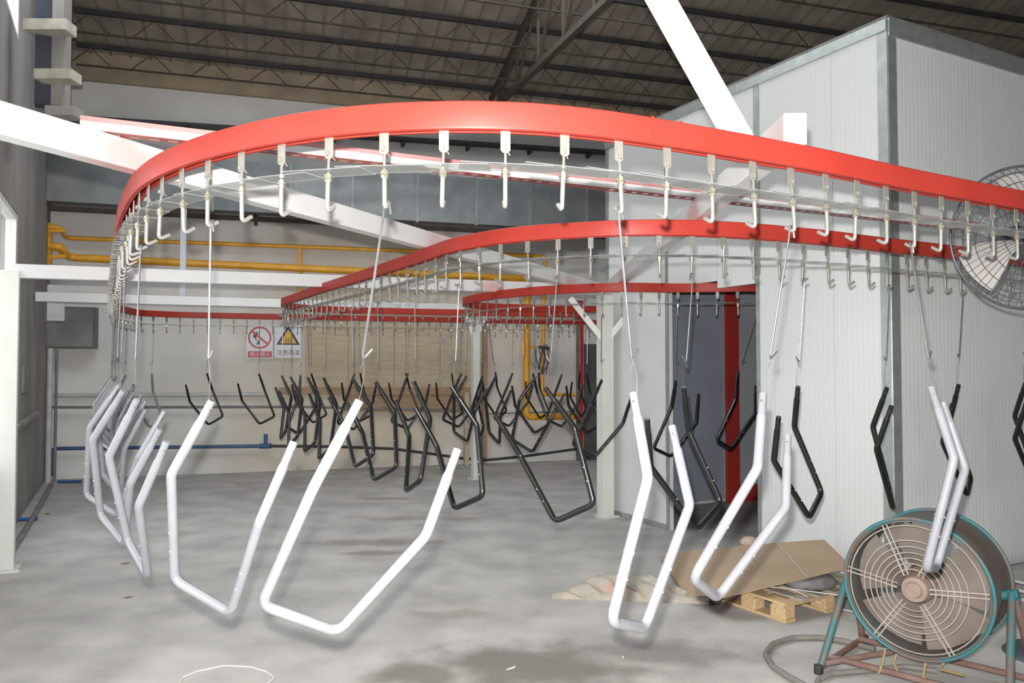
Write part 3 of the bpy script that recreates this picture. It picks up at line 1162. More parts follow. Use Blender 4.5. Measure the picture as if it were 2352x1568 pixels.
def run(P, s0, kmin, kmax, side, fits, phr, railname, colour, yawf, far_from, farlabel, skip=None, rowname='row', farbar=None, bar_to=999):
    """hooks every SPACE from s0 (k increases to the viewer's right = smaller s); every fourth one carries a tube"""
    n_row = {}
    for k in range(kmin, kmax + 1):
        s = s0 - k * SPACE
        if s < 0.1:
            continue
        p, t = frame_at(P, s)
        if p is None:
            continue
        if skip and skip(p, k):
            continue
        far = far_from is not None and k < far_from
        base = (k // 4) * 4
        loaded = (k % 4 == 0) and k <= bar_to
        if loaded and k not in phr:
            loaded = False
        grp = 'hooks under the ' + railname + ' rail'
        q = phr.get(base)
        if loaded:
            lab = 'zinc %s-rail hook carrying the %s' % (railname, q)
        elif q is None:
            lab = 'empty zinc %s-rail hook near its far end' % railname
            if k > 12:
                lab = 'empty zinc %s-rail hook, %s beyond the %s' % (railname, ORD[k - 1 - (12 if railname == 'front' else 24)], phr[12 if railname == 'front' else 24])
        else:
            word = 'right of' if t.x < -0.35 else ('left of' if t.x > 0.35 else 'nearer than')
            if k == base:
                lab = 'empty zinc %s-rail hook near its far end' % railname
            else:
                lab = 'empty %s-rail hook, %s %s the %s' % (railname, ORD[k - base - 1], word, q)
        root, HM = hook_obj(p, t, side, lab, grp, detail=not far)
        if loaded:
            f = fits.get(k)
            kind = colour(k)
            if f:
                q = FIT[f]
            else:
                tp = HM @ JTR
                ang = math.atan2(t.y, t.x)
                q = (tp.x + random.uniform(-.015, .015), tp.y + random.uniform(-.015, .015), 1.575 + DZ + random.uniform(-.012, .012),
                     ang + yawf + random.uniform(-.22, .22), 0.22 + random.uniform(-.06, .06), 0.44 + random.uniform(-.05, .05))
            nm = phr[k]
            hole = bar_obj(q, kind, nm, ('white' if kind == 'white' else 'black') + ' bent tubes hanging from the ' + railname + ' rail')
            hanger_obj(HM, hole, 'thin steel rod and wire holding the %s' % phr[k], 'hanger rods under the ' + railname + ' rail')


# front loop (k = 0 is the hook of the largest tube)
sA = s_of_px(FRONT, 867, 334)
LEN_F = (len(FRONT) - 1) * 0.04


# index of hooks where the rail reaches the back wall
kb = None
for k in range(0, -200, -1):
    p, t = frame_at(FRONT, sA - k * SPACE)
    if p is None:
        kmin_f = k + 1
        break
    if kb is None and t.x > 0.6:
        kb = k
phr_f = dict(FPHR)
# name the loaded hooks of the left-hand row and of the back wall run from near to far
i = 2
j = 0
for k in range(-16, kmin_f - 5, -4):
    if k > kb:
        phr_f[k] = '%s silver bent tube in left row' % ORD[i]
        i += 1
    else:
        phr_f[k] = '%s dark tube from left at back wall' % ORD[j]
        j += 1
run(FRONT, sA, kmin_f, 19, 1, {0: 'A', 4: 'C', 8: 'D', 12: 'E', -4: 'B', -8: 'F', -12: 'G'}, phr_f, 'front',
    lambda k: 'white' if k > kb - 1 else 'black', math.pi + 0.5, -14,
    'tiny J-hook on the far stretch of the front rail along the left and back walls', bar_to=12)

# second loop (k = 0 is the hook of the tube before the gusseted column)
sH = s_of_px(SECOND, 1050, 593)
kmin_s = 0
while frame_at(SECOND, sH - (kmin_s - 1) * SPACE)[0] is not None:
    kmin_s -= 1
# where the loop turns back
kturn = 0
for k in range(0, kmin_s, -1):
    p, t = frame_at(SECOND, sH - k * SPACE)
    if t.x > 0.3:
        kturn = k
        break
phr_s = dict(SPHR)
i = j = 0
for k in range(-4, kmin_s - 5, -4):
    if k > kturn:
        phr_s[k] = '%s black tube left of gusseted column' % ORD[i]
        i += 1
    else:
        phr_s[k] = '%s black tube on the returning middle loop' % ORD[j]
        j += 1
run(SECOND, sH, kmin_s, 26, -1, {0: 'H', 4: 'I', 8: 'J', 12: 'K', 16: 'L', 20: 'M', 24: 'N'}, phr_s, 'middle',
    lambda k: 'black', 0.15, -8, 'tiny J-hook on the far end of the middle rail')

# third loop (k = 0 is the hook of the tube by the braced column)
sO = s_of_px(THIRD, 1379, 678)
kmin_t = 0
while frame_at(THIRD, sO - (kmin_t - 1) * SPACE)[0] is not None:
    kmin_t -= 1
phr_t = {0: 'black bent tube at the braced column', 4: 'black bent tube at left doorway jamb', 8: 'black bent tube before red door frame',
         -4: 'black bent tube crossing the yellow pipes', -8: 'black bent tube right of gusseted column'}
j = 0
for k in range(-12, kmin_t - 5, -4):
    phr_t[k] = '%s dark tube on the returning inner loop' % ORD[j]
    j += 1
run(THIRD, sO, kmin_t, 9, 1, {0: 'O', -4: 'P', -8: 'Q', 4: 'R', 8: 'T'}, phr_t, 'inner',
    lambda k: 'black', math.pi + 0.4, -2, 'tiny J-hook on the far end of the short inner rail')

# ================================================================== OVEN BOOTH
sL = (bf(1393, 700) - FO).dot(WF)
sD0 = (bf(1536, 900) - FO).dot(WF)
sD1 = (bf(1740, 900) - FO).dot(WF)
sC = (bf(2050, 900) - FO).dot(WF)
ZBT = bf(2037, 45).z
ZDH = ZT + 0.012           # doorway head


def BFp(s, d, z):
    p = FO + WF * s + WR * d
    return Vector((p.x, p.y, z))


DEEP = 6.0
PT = 0.06
booth = thing('oven_booth', 'tall white sandwich-panel oven booth with galvanised trims and dark doorway', 'oven booth', BFp(sC, 0, 0))
invb = Matrix.Translation(-booth.location)


def bpart(name, mbb, m, parent=None, **kw):
    o = mbb.build(name, m, parent or booth, **kw)
    if parent is None:
        o.matrix_basis = invb
    return o


def wallF(s0, s1, z0, z1, name='panel', m=None):
    g = 0.004
    bpart(name, MB().box(BFp((s0 + s1) / 2, PT / 2, (z0 + z1) / 2), (s1 - s0 - g, PT, z1 - z0), WF), m or M_PANELL)


def wallR(d0, d1, z0, z1, name='panel', m=None, s=None):
    g = 0.004
    ss = sC if s is None else s
    bpart(name, MB().box(BFp(ss - PT / 2, (d0 + d1) / 2, (z0 + z1) / 2), (d1 - d0 - g, PT, z1 - z0), WR), m or M_PANELR)


wallF(sL, sD0, 0, ZBT)
sDm = (bf(1648, 700) - FO).dot(WF)
wallF(sD0, sDm, ZDH, ZBT, 'door_header')
wallF(sDm, sD1, ZR + 0.03, ZBT, 'door_header')
smid = sD1 + (sC - sD1) * 0.62
wallF(sD1, smid, 0, ZBT)
wallF(smid, sC, 0, ZBT)
d = PT
while d < DEEP - 0.1:
    wallR(d, min(d + 1.15, DEEP), 0, ZBT)
    d += 1.15
# hidden sides and roof
bpart('rear_panel', MB().box(BFp(sL + PT / 2, DEEP / 2, ZBT / 2), (DEEP, PT, ZBT), WR), M_PANELR)
bpart('far_panel', MB().box(BFp((sL + sC) / 2, DEEP, ZBT / 2), (sC - sL, PT, ZBT), WF), M_PANELL)
bpart('roof_panel', MB().box(BFp((sL + sC) / 2, DEEP / 2, ZBT + 0.02), (sC - sL, DEEP, 0.04), WF), M_DARKPIPE)
# trims
TW = 0.075


def trimF(s, z0, z1, w=TW):
    bpart('trim', MB().box(BFp(s, -0.004, (z0 + z1) / 2), (w, 0.008, z1 - z0), WF), M_GALTRIM)


trimF(sL + 0.03, 0, ZBT, 0.06)
trimF(sD0 - 0.02, 0, ZBT, 0.05)
trimF(sD1 + 0.02, 0, ZDH, 0.045)
trimF(sD1 + 0.02, ZDH, ZBT, 0.07)
trimF(sC - 0.045, 0, ZBT, 0.09)
bpart('corner_trim', MB().box(BFp(sC + 0.004, 0.05, ZBT / 2), (0.10, 0.008, ZBT), WR), M_GALTRIM)
# top and base channels
bpart('top_channel', MB().box(BFp((sL + sC) / 2, -0.01, ZBT - 0.04), (sC - sL, 0.02, 0.09), WF), M_GALTRIM)
bpart('top_channel', MB().box(BFp(sC + 0.01, DEEP / 2, ZBT - 0.06), (DEEP, 0.02, 0.14), WR), M_GALTRIM)
bpart('base_channel', MB().box(BFp((sL + sD0) / 2, -0.01, 0.03), (sD0 - sL, 0.02, 0.06), WF), M_GALTRIM)
bpart('base_channel', MB().box(BFp((sD1 + sC) / 2, -0.01, 0.03), (sC - sD1, 0.02, 0.06), WF), M_GALTRIM)
bpart('base_channel', MB().box(BFp(sC + 0.01, DEEP / 2, 0.03), (DEEP, 0.02, 0.06), WR), M_GALTRIM)
# interior seen through the doorway: blue-grey lining with a red framed inner door
sI = sL + PT + 0.05
bpart('inner_lining', MB().box(BFp(sI, DEEP / 2, ZBT / 2), (DEEP - 0.2, 0.04, ZBT - 0.1), WR), M_BLUEGREY)
PI_ = FO + WF * (sI + 0.03)


def innr(px, py):
    return (unplane(px, py, PI_, WF, 0.0) - FO).dot(WR)


di0, di1 = innr(1665, 900), innr(1815, 900)
zi1 = 3.3
door = bpart('inner_door', MB().box(BFp(sI + 0.035, (di0 + di1) / 2, 1.68), (di1 - di0, 0.03, 3.24), WR), M_GREYPANEL)
dfw = innr(1692, 900) - di0
for (a, c, z0, z1) in ((di0, di0 + dfw, 0.0, zi1), (di1 - dfw, di1, 0.0, zi1), (di0 + dfw, di1 - dfw, 0.0, dfw), (di0 + dfw, di1 - dfw, zi1 - dfw, zi1)):
    MB().box(BFp(sI + 0.055, (a + c) / 2, (z0 + z1) / 2), (c - a, 0.05, z1 - z0), WR).build('door_frame', M_DOORRED, door)

# ================================================================== BACK WALL FITTINGS


def wall_tube(name, label, cat, pts, r, m, d=0.08, seg=10, fil=0.06):
    P = [bw(x, y, d) for x, y in pts]
    return tag(MB().tube(fillet(P, fil, 5) if len(P) > 2 else P, r, seg).build(name, m, None, smooth=40), label, cat)


def pipe_thing(name, label, pts3, r, m, brackets, cat='pipe', bm=None):
    root = thing(name, label, cat, pts3[0])
    inv = Matrix.Translation(-Vector(pts3[0]))
    MB().tube(fillet(pts3, r * 2.2, 5) if len(pts3) > 2 else pts3, r, 12).build('pipe', m, root, smooth=40).matrix_basis = inv
    for (a, c, w) in brackets:
        MB().bar(a, c, w, w).build('bracket', bm or m, root).matrix_basis = inv
    return root


# yellow gas pipes
zt_ = bw(300, 551, 0.15).z
P = [bw(112, 521, 0.5), bw(138, 522, 0.5), bw(152, 546, 0.15), bw(1252, 588, 0.15), bw(1245, 905, 0.15), bw(1322, 907, 0.15)]
br = []
for px in (690, 1100):
    f_ = (px - 152) / (1252 - 152)
    q = bw(px, 546 + f_ * 42, 0.15)
    br.append((q + Vector((0, 0, -0.02)), q + Vector((0, 0, -0.5)), 0.05))
br.append((bw(114, 512, 0.42), bw(114, 625, 0.42), 0.06))
br.append((bw(114, 530, 0.5), bw(150, 530, 0.5), 0.045))
pipe_thing('thin_gas_pipe', 'thin yellow gas pipe, upper of two along the back wall', P, 0.035, M_YELLOW, br)
P = [bw(114, 565, 0.5), bw(140, 568, 0.5), bw(155, 591, 0.18), bw(1212, 640, 0.18), bw(1208, 958, 0.18), bw(1322, 956, 0.18)]
br = [(bw(114, 590, 0.5), bw(152, 588, 0.5), 0.05)]
for px in (690,):
    q = bw(px, 612, 0.12)
    br.append((q + Vector((0, 0, -0.05)), q + Vector((0, 0, -0.45)), 0.06))
pipe_thing('thick_gas_pipe', 'thick yellow gas pipe, lower of two along the back wall', P, 0.062, M_YELLOW, br)
# valve on the thick pipe
v = bw(1212, 800, 0.18)
root = thing('gas_valve', 'yellow valve block beside the thick vertical gas pipe', 'valve', bw(1200, 800, 0.2))
inv = Matrix.Translation(-root.location)
MB().bar(bw(1201, 800, 0.22) + Vector((0, 0, -0.12)), bw(1201, 800, 0.22) + Vector((0, 0, 0.1)), 0.06, 0.1).build('body', M_YELLOW, root).matrix_basis = inv
MB().bar(bw(1216, 797, 0.18), bw(1232, 797, 0.18), 0.04, 0.04).build('stub', M_YELLOW, root).matrix_basis = inv
MB().bar(bw(1236, 797, 0.2), bw(1262, 800, 0.25), 0.06, 0.06).build('handle', M_BLACK, root).matrix_basis = inv
# conduits
wall_tube('grey_conduit', 'pale grey conduit running along the back wall', 'conduit', [(112, 908), (612, 905)], 0.035, M_GREYPIPE, 0.05)
wall_tube('dark_conduit', 'dark conduit just below the pale one on the back wall', 'conduit', [(112, 935), (700, 934), (1060, 942)], 0.022, M_DARKPIPE, 0.11)
wall_tube('upper_right_conduit', 'thin dark conduit across the right end of the back wall', 'conduit', [(1120, 950), (1330, 944)], 0.014, M_DARKPIPE, 0.04)
# blue water pipe
P = [bw(122, 1093, 0.1), bw(121, 1030, 0.1), bw(612, 1024, 0.1)]
root = thing('blue_water_pipe', 'blue water pipe along the foot of the back wall with a tee', 'pipe', P[0])
inv = Matrix.Translation(-P[0])
MB().tube(fillet(P, 0.05, 4), 0.03, 10).build('pipe', M_BLUEPIPE, root, smooth=40).matrix_basis = inv
q = bw(610, 1024, 0.1)
MB().tube([q + Vector((0, 0, -0.03)), q + Vector((0, 0, 0.2))], 0.032, 10).build('tee', M_BLUE, root, smooth=40).matrix_basis = inv
MB().tube([q - WB * 0.1, q + WB * 0.1], 0.042, 10).build('tee_collar', M_BLUE, root, smooth=40).matrix_basis = inv
wall_tube('black_hose', 'black hose sagging along the foot of the back wall', 'hose',
          [(618, 1024), (760, 1025), (900, 1030), (1000, 1043), (1060, 1052), (1120, 1056), (1200, 1048), (1330, 1030)], 0.024, M_BLACK, 0.18, fil=0.3)
# plywood hoarding
root = thing('plywood_hoarding', 'tan plywood hoarding boards fixed along the back wall', 'hoarding', bw(900, 1000, 0.02))
inv = Matrix.Translation(-root.location)
ya, yb = 748, 889
xs_ = [700, 800, 905, 1010, 1106]
for a, c in zip(xs_[:-1], xs_[1:]):
    P4 = [bw(a + 1, yb, 0.02), bw(c - 1, yb, 0.02), bw(c - 1, ya, 0.02), bw(a + 1, ya, 0.02)]
    MB().prism(P4, NB * 0.018).build('board', M_PLY, root).matrix_basis = inv
MB().prism([bw(640, 906, 0.02), bw(1084, 906, 0.02), bw(1084, 888, 0.02), bw(640, 890, 0.02)], NB * 0.06).build('rail', M_WOODBROWN, root).matrix_basis = inv
MB().prism([bw(790, 944, 0.02), bw(1084, 948, 0.02), bw(1084, 907, 0.02), bw(790, 907, 0.02)], NB * 0.03).build('skirt_board', M_WOODBROWN, root).matrix_basis = inv
tag(MB().bar(bw(1071, 1068, 0.26), bw(1071, 900, 0.26), 0.10, 0.08).build('timber_post', M_PLY), 'short tan timber post beside the gusseted column', 'post')
tag(MB().bar(bw(1112, 1060, 0.09), bw(1114, 742, 0.09), 0.10, 0.08).build('brown_upright', M_WOODBROWN), 'dark brown timber upright behind the gusseted column', 'post')

for i, (px, py, w_, h_, lab) in enumerate(((1014, 780, 0.14, 0.10, 'small faded sticker on the plywood, upper left'), (1063, 786, 0.12, 0.05, 'small faded sticker on the plywood by the column'),
                                           (1012, 871, 0.10, 0.08, 'small round-cornered sticker low on the plywood'))):
    tag(MB().box(bw(px, py, 0.041), (w_, 0.002, h_), WB).build('faded_sticker', M_STICKER), lab, 'sticker')
# loose black cable bundle between the gas pipes
root = thing('cable_bundle', 'tangle of thin black cables between the yellow gas pipes', 'cable', bw(1240, 800, 0.2))
inv = Matrix.Translation(-root.location)
rnd = random.Random(17)
for kk in range(7):
    x_, y_ = 1236 + rnd.uniform(-8, 22), 795 + rnd.uniform(-6, 8)
    P = [bw(x_, y_, 0.2), bw(x_ + rnd.uniform(-10, 12), y_ + 22, 0.24), bw(x_ + rnd.uniform(-12, 10), y_ + rnd.uniform(40, 70), 0.2)]
    MB().tube(fillet(P, 0.08, 4), 0.010, 5).build('cable', M_BLACK, root, smooth=50).matrix_basis = inv

# red pipe and dark gate at the right end of the back wall
tag(MB().bar(bw(1335, 1062, 0.25), bw(1335, 690, 0.25), 0.065, 0.065).build('red_post', M_DOORRED), 'slim red post left of the dark gate', 'post')
tag(MB().bar(bw(1327, 1062, 0.1), bw(1327, 690, 0.1), 0.05, 0.05).build('steel_post', M_DARKPIPE), 'grey steel post against the wall beside the red post', 'post')
g0, g1 = bw(1342, 1062, 0.03), bw(1460, 1062, 0.03)
zg = bw(1365, 790, 0.03).z
root = thing('door_1', 'dark closed gate in the back wall beside the oven booth', 'gate', g0)
root['kind'] = 'structure'
inv = Matrix.Translation(-root.location)
for kk in range(4):
    a = g0.lerp(g1, kk / 4)
    c = g0.lerp(g1, (kk + 1) / 4)
    MB().prism([a, c - WB * 0.01, Vector((c.x, c.y, zg)) - WB * 0.01, Vector((a.x, a.y, zg))], NB * 0.05).build('leaf_panel', M_CABINET, root).matrix_basis = inv

# switch cabinet with paper at the left corner
cz0, cz1 = bw(155, 800, 0.3).z, bw(155, 704, 0.3).z
pa, pc = bw(90, 750, 0.3), bw(218, 750, 0.3)
root = thing('switch_cabinet', 'dark grey switch cabinet near the left corner of the back wall', 'cabinet', Vector((pa.x, pa.y, cz0)))
inv = Matrix.Translation(-root.location)
cxm = (pa + pc) / 2
wd = (pc - pa).length
MB().box((cxm.x - NB.x * 0.13, cxm.y - NB.y * 0.13, (cz0 + cz1) / 2), (wd, 0.26, cz1 - cz0), WB).build('body', M_CABINET, root).matrix_basis = inv
MB().box((cxm.x, cxm.y, (cz0 + cz1) / 2), (wd - 0.06, 0.02, cz1 - cz0 - 0.06), WB).build('door', M_CABINETIN, root).matrix_basis = inv
pp = bw(124, 695, 0.335)
tag(MB().box(pp, (0.30, 0.006, 0.56), WB).build('paper_notice', M_PAPER), 'white paper sheet pinned by the switch cabinet', 'notice')
# corner pipes
for (x, r, m, lab) in ((98, 0.045, M_GREYPIPE, 'pale grey pipe rising in the left corner under the cabinet'),
                       (107, 0.022, M_DARKPIPE, 'thin dark red-banded pipe rising in the left corner')):
    q = bw(x + 12 + (6 if r < 0.03 else 0), 1100, 0.3)
    tag(MB().tube([Vector((q.x, q.y, 0.0)), Vector((q.x, q.y, cz0))], r, 10).build('corner_pipe', m, smooth=40), lab, 'pipe')
# small recessed vent panel on the left wall
a = lw(58, 870, 0.01)
tag(MB().box(a, (0.5, 0.03, 0.32), WL).build('wall_plate', M_DARKPIPE), 'small dark plate on the left wall', 'plate')
a, c = lw(20, 992, 0.03), lw(90, 946, 0.03)
tag(MB().bar(a, c, 0.06, 0.05).build('wall_ledge', M_PLASTER2), 'narrow rendered ledge along the left wall', 'ledge')

# ------------------------------------------------------------------ warning signs


def text_mesh(body, size, m, ext=0.0):
    cu = bpy.data.curves.new('txt', 'FONT')
    cu.body = body
    cu.size = size
    cu.align_x = 'CENTER'
    cu.align_y = 'CENTER'
    o = bpy.data.objects.new('txt', cu)
    COL.objects.link(o)
    dg = bpy.context.evaluated_depsgraph_get()
    me = bpy.data.meshes.new_from_object(o.evaluated_get(dg))
    bpy.data.objects.remove(o)
    bpy.data.curves.remove(cu)
    me.name = 'lettering'
    me.materials.clear()
    me.materials.append(m)
    return me


def sign_frame(px, py, d=0.04):
    p = bw(px, py, d)
    M = Matrix((WB, UP, NB)).transposed().to_4x4()     # x right, y up, z out
    M.translation = p
    return M


q0, q1 = bw(566, 783, 0.03), bw(627, 783, 0.03)
sw = (q1 - q0).length
zu, zl = bw(597, 747, 0.03).z, bw(597, 823, 0.03).z
shh = zu - zl
M = sign_frame(596.5, 785)
root = thing('no_fire_sign', 'white sign with red no-open-flame symbol on the back wall', 'sign', mtx=M)
MB().box((0, 0, 0), (sw, shh, 0.006)).build('plate', M_SIGNW, root)
cy = shh * 0.13
ro, ri = sw * 0.44, sw * 0.37
mb = MB()
mb.lathe([(ri, 0.0), (ri, 0.003), (ro, 0.003), (ro, 0.0), (ri, 0.0)], (0, cy, 0.003), (0, 0, 1), 40)
mb.build('ring', M_SIGNR, root)
MB().box((0, cy, 0.0045), (2 * ri, sw * 0.075, 0.003), (1, -0.85, 0)).build('slash', M_SIGNR, root)
MB().box((sw * 0.01, -shh * 0.375, 0.004), (sw * 0.9, shh * 0.19, 0.003)).build('text_band', M_SIGNR, root)
inst('lettering', text_mesh('禁止烟火', sw * 0.195, M_SIGNW), root, Matrix.Translation((sw * 0.01, -shh * 0.375, 0.0065)))
mk = MB()
fp = [(-.20, .16), (-.10, .24), (-.06, .10), (-.14, .02), (-.10, -.06), (-.20, -.02), (-.26, .06)]
mk.prism([Vector((x * sw, cy + y * sw, 0.0032)) for x, y in fp], (0, 0, 0.001))
mk.bar(Vector((-.18 * sw, cy - .06 * sw, 0.0036)), Vector((-.02 * sw, cy - .16 * sw, 0.0036)), sw * 0.03, 0.001)
mk.bar(Vector((-.02 * sw, cy - .16 * sw, 0.0036)), Vector((-.10 * sw, cy - .28 * sw, 0.0036)), sw * 0.07, 0.001)
mk.build('match_pictogram', M_SIGNK, root)

q0, q1 = bw(631, 783, 0.03), bw(693, 783, 0.03)
sw = (q1 - q0).length
M = sign_frame(662, 784)
root = thing('hot_surface_sign', 'white sign with black and yellow warning triangle on the back wall', 'sign', mtx=M)
MB().box((0, 0, 0), (sw, shh, 0.006)).build('plate', M_SIGNW, root)


def tri(s, z, oy):
    return [Vector((-s, oy - s * 0.58, z)), Vector((s, oy - s * 0.58, z)), Vector((0, oy + s * 1.15, z))]


MB().prism(tri(sw * 0.44, 0.0031, shh * 0.10), (0, 0, 0.0015)).build('triangle_border', M_SIGNK, root)
MB().prism(tri(sw * 0.31, 0.0048, shh * 0.085), (0, 0, 0.0012)).build('triangle', M_SIGNY, root)
inst('lettering', text_mesh('注意高温', sw * 0.215, M_SIGNK), root, Matrix.Translation((0, -shh * 0.345, 0.004)))
mk = MB()
for x in (-.08, 0, .08):
    wp = [Vector(((x + 0.02 * math.sin(k * 1.6)) * sw, shh * 0.03 + (k - 3) * sw * 0.035, 0.0064)) for k in range(7)]
    mk.tube(wp, sw * 0.012, 6)
mk.build('heat_pictogram', M_SIGNK, root)

# ================================================================== FLOOR THINGS
# pallet
pc = unz(1803, 1432, 0)                       # nearest corner of the pallet
pd1 = (unz(1672, 1387, 0) - pc).normalized()  # along the left side, away
pd2 = Vector((-pd1.y, pd1.x, 0))
if pd2.x < 0:
    pd2 = -pd2
pal = thing('wooden_pallet', 'pale pine pallet under the cardboard sheet beside the drum fan', 'pallet', pc)
PL, PW, PHt = 0.68, 1.0, 0.135
for i in range(3):
    for j in range(3):
        c = pd1 * (0.07 + i * (PL - 0.14) / 2) + pd2 * (0.06 + j * (PW - 0.12) / 2)
        MB().box(c + Vector((0, 0, 0.062)), (0.13, 0.11, 0.085), pd1).build('block', M_PALLET, pal, bevel=0.006)
for j in range(3):
    c = pd1 * (PL / 2) + pd2 * (0.06 + j * (PW - 0.12) / 2)
    MB().box(c + Vector((0, 0, 0.01)), (PL, 0.10, 0.02), pd1).build('runner', M_PALLET, pal)
for i in range(3):
    c = pd1 * (0.06 + i * (PL - 0.12) / 2) + pd2 * (PW / 2)
    MB().box(c + Vector((0, 0, 0.112)), (0.10, PW, 0.016), pd1).build('cross_board', M_PALLET, pal)
for i in range(6):
    c = pd1 * (PL / 2) + pd2 * (0.05 + i * (PW - 0.1) / 5)
    MB().box(c + Vector((0, 0, 0.129)), (PL, 0.09, 0.018), pd1).build('deck_board', M_PALLETTOP if i else M_PALLET, pal)

# cardboard sheet on the pallet, left flap folded down to the floor


def grid_sheet(name, corners, thick, m, parent=None, nu=10, nv=6, wob=0.0, seed=1):
    """bilinear quad sheet with a little waviness"""
    rnd = random.Random(seed)
    a, b_, c, d_ = [Vector(p) for p in corners]
    ph = [rnd.uniform(0, 6) for _ in range(4)]
    vs, fs = [], []
    for j in range(nv + 1):
        for i in range(nu + 1):
            u, v_ = i / nu, j / nv
            p = a.lerp(b_, u).lerp(d_.lerp(c, u), v_)
            p = p + Vector((0, 0, wob * (math.sin(u * 5 + ph[0]) * math.cos(v_ * 4 + ph[1]))))
            vs.append(p)
    n = len(vs)
    vs += [v_ + Vector((0, 0, thick)) for v_ in vs]
    st = nu + 1
    for j in range(nv):
        for i in range(nu):
            k = j * st + i
            fs.append((k, k + st, k + st + 1, k + 1))
            fs.append((n + k, n + k + 1, n + k + st + 1, n + k + st))
    rim = [i for i in range(nu + 1)] + [j * st + nu for j in range(1, nv + 1)] + [nv * st + i for i in range(nu - 1, -1, -1)] + [j * st for j in range(nv - 1, 0, -1)]
    for x, y in zip(rim, rim[1:] + rim[:1]):
        fs.append((x, y, n + y, n + x))
    o = MB().add(vs, fs).build(name, m, parent, smooth=30)
    return o


k0 = unz(1665, 1374, 0.15)
k1 = uny(1958, 1302, 5.9)
k2 = uny(1893, 1241, 6.55)
k3 = uny(1600, 1262, 6.6)
k4 = unz(1515, 1282, 0.012)
k5 = unz(1575, 1366, 0.06)
cb_ = thing('cardboard_sheet', 'flattened brown cardboard carton lying over the pallet', 'cardboard', k0)
inv = Matrix.Translation(-k0)
o = grid_sheet('main_panel', (k0, k1, k2, k3), 0.007, M_CARD, cb_, wob=0.004)
o.matrix_basis = inv
o = grid_sheet('side_flap', (k5, k0, k3, k4), 0.007, M_CARD, cb_, 8, 6, wob=0.006, seed=3)
o.matrix_basis = inv
for (f0, f1) in ((0.33, 0.35), (0.62, 0.64)):
    pa, pb_, pc_, pd_ = k0.lerp(k1, f0), k0.lerp(k1, f1), k3.lerp(k2, f1), k3.lerp(k2, f0)
    o = grid_sheet('tape_strip', [p + Vector((0, 0, 0.0095)) for p in (pa, pb_, pc_, pd_)], 0.0006, M_TAPE, cb_, 4, 6)
    o.matrix_basis = inv
# cement bag / grey lump on the pallet
bm_c = unz(1895, 1345, 0.187)
gb = MB()
for (dx, dy, dz, rx, ry, rz) in ((0, 0, 0, 0.2, 0.14, 0.052),):
    pr = []
    for kk in range(9):
        a_ = -math.pi / 2 + math.pi * kk / 8
        pr.append((max(0.001, math.cos(a_) ** 0.55), math.sin(a_)))
    n0 = len(gb.v)
    gb.lathe(pr, (0, 0, 0), (0, 0, 1), 24)
    rr = random.Random(5)
    for kk in range(n0, len(gb.v)):
        x, y, z = gb.v[kk]
        f_ = 1 + 0.07 * math.sin(x * 5 + y * 3) + 0.05 * math.sin(y * 9 + z * 4)
        gb.v[kk] = (x * rx * f_, y * ry * f_, z * rz * (1 + 0.15 * math.sin(x * 4)))
o = gb.build('cement_bag', M_GREYBLOCK, None, smooth=60)
o.location = bm_c + pd1 * 0.12 + Vector((0, 0, 0.005))
o.rotation_euler.z = 0.35
tag(o, 'dark grey lumpy bag on the pallet beside the cardboard', 'bag')
# white strapping offcuts
for i, (x0, y0, x1, y1, z0, z1, lab) in enumerate(((1742, 1346, 1962, 1371, 0.165, 0.15, 'long white strap offcut lying across the pallet edge'),
                                                  (1812, 1352, 1885, 1385, 0.16, 0.08, 'short white strap offcut drooping off the pallet'),
                                                  (1878, 1392, 1985, 1409, 0.01, 0.01, 'white strap offcut on the floor by the pallet'))):
    a, c = unz(x0, y0, z0), unz(x1, y1, z1)
    m_ = (a + c) / 2 + Vector((0, 0, 0.006))
    tag(MB().tube([a, a.lerp(m_, 0.5) + Vector((0, 0, 0.004)), m_, c], 0.004, 6).build('strap_offcut', M_PALEWIRE, smooth=50), lab, 'strap')

# crumpled woven sack
sk0, sk1 = unz(1268, 1372, 0), unz(1640, 1385, 0)
sdv = (sk1 - sk0)
Ls = sdv.length
sdv.normalize()
snv = Vector((-sdv.y, sdv.x, 0))
vs, fs = [], []
nu, nv = 64, 22
rnd = random.Random(11)
phs = [(rnd.uniform(0, 6), rnd.uniform(3, 17), rnd.uniform(2, 14), rnd.uniform(0.5, 1)) for _ in range(9)]
for i in range(nu + 1):
    u = i / nu
    wdt = 0.06 + 0.30 * math.sin(math.pi * min(1, u * 1.15)) ** 0.9 * (1 if u < 0.8 else 0.85)
    if u < 0.12:
        wdt *= 0.45 + u * 4
    for j in range(nv + 1):
        v_ = j / nv
        p = sk0 + sdv * (u * Ls) + snv * (v_ * wdt * 1.35 - 0.03)
        e_ = max(0, math.sin(math.pi * v_)) ** 0.5 * max(0.0, math.sin(math.pi * min(1, u * 0.95 + 0.015))) ** 0.6
        h = 0.085
        for (a_, fx, fy, am) in phs:
            h += 0.017 * am * math.sin(a_ + fx * u * 3 + fy * v_ * 1.3)
        h += 0.06 * math.exp(-((u - 0.45) / 0.25) ** 2) * v_
        z = max(0.004, e_ * h) if 0 < j < nv else 0.003
        if u > 0.7:
            z *= 0.9
        vs.append(Vector((p.x, p.y, z)))
st = nv + 1
n = len(vs)
vs += [Vector((p.x, p.y, 0.0005)) for p in vs]
for i in range(nu):
    for j in range(nv):
        k = i * st + j
        fs.append((k, k + 1, k + st + 1, k + st))
        fs.append((n + k, n + k + st, n + k + st + 1, n + k + 1))
rim = [i * st for i in range(nu + 1)] + [nu * st + j for j in range(1, st)] + [i * st + nv for i in range(nu - 1, -1, -1)] + [j for j in range(nv - 1, 0, -1)]
for x, y in zip(rim, rim[1:] + rim[:1]):
    fs.append((x, y, n + y, n + x))
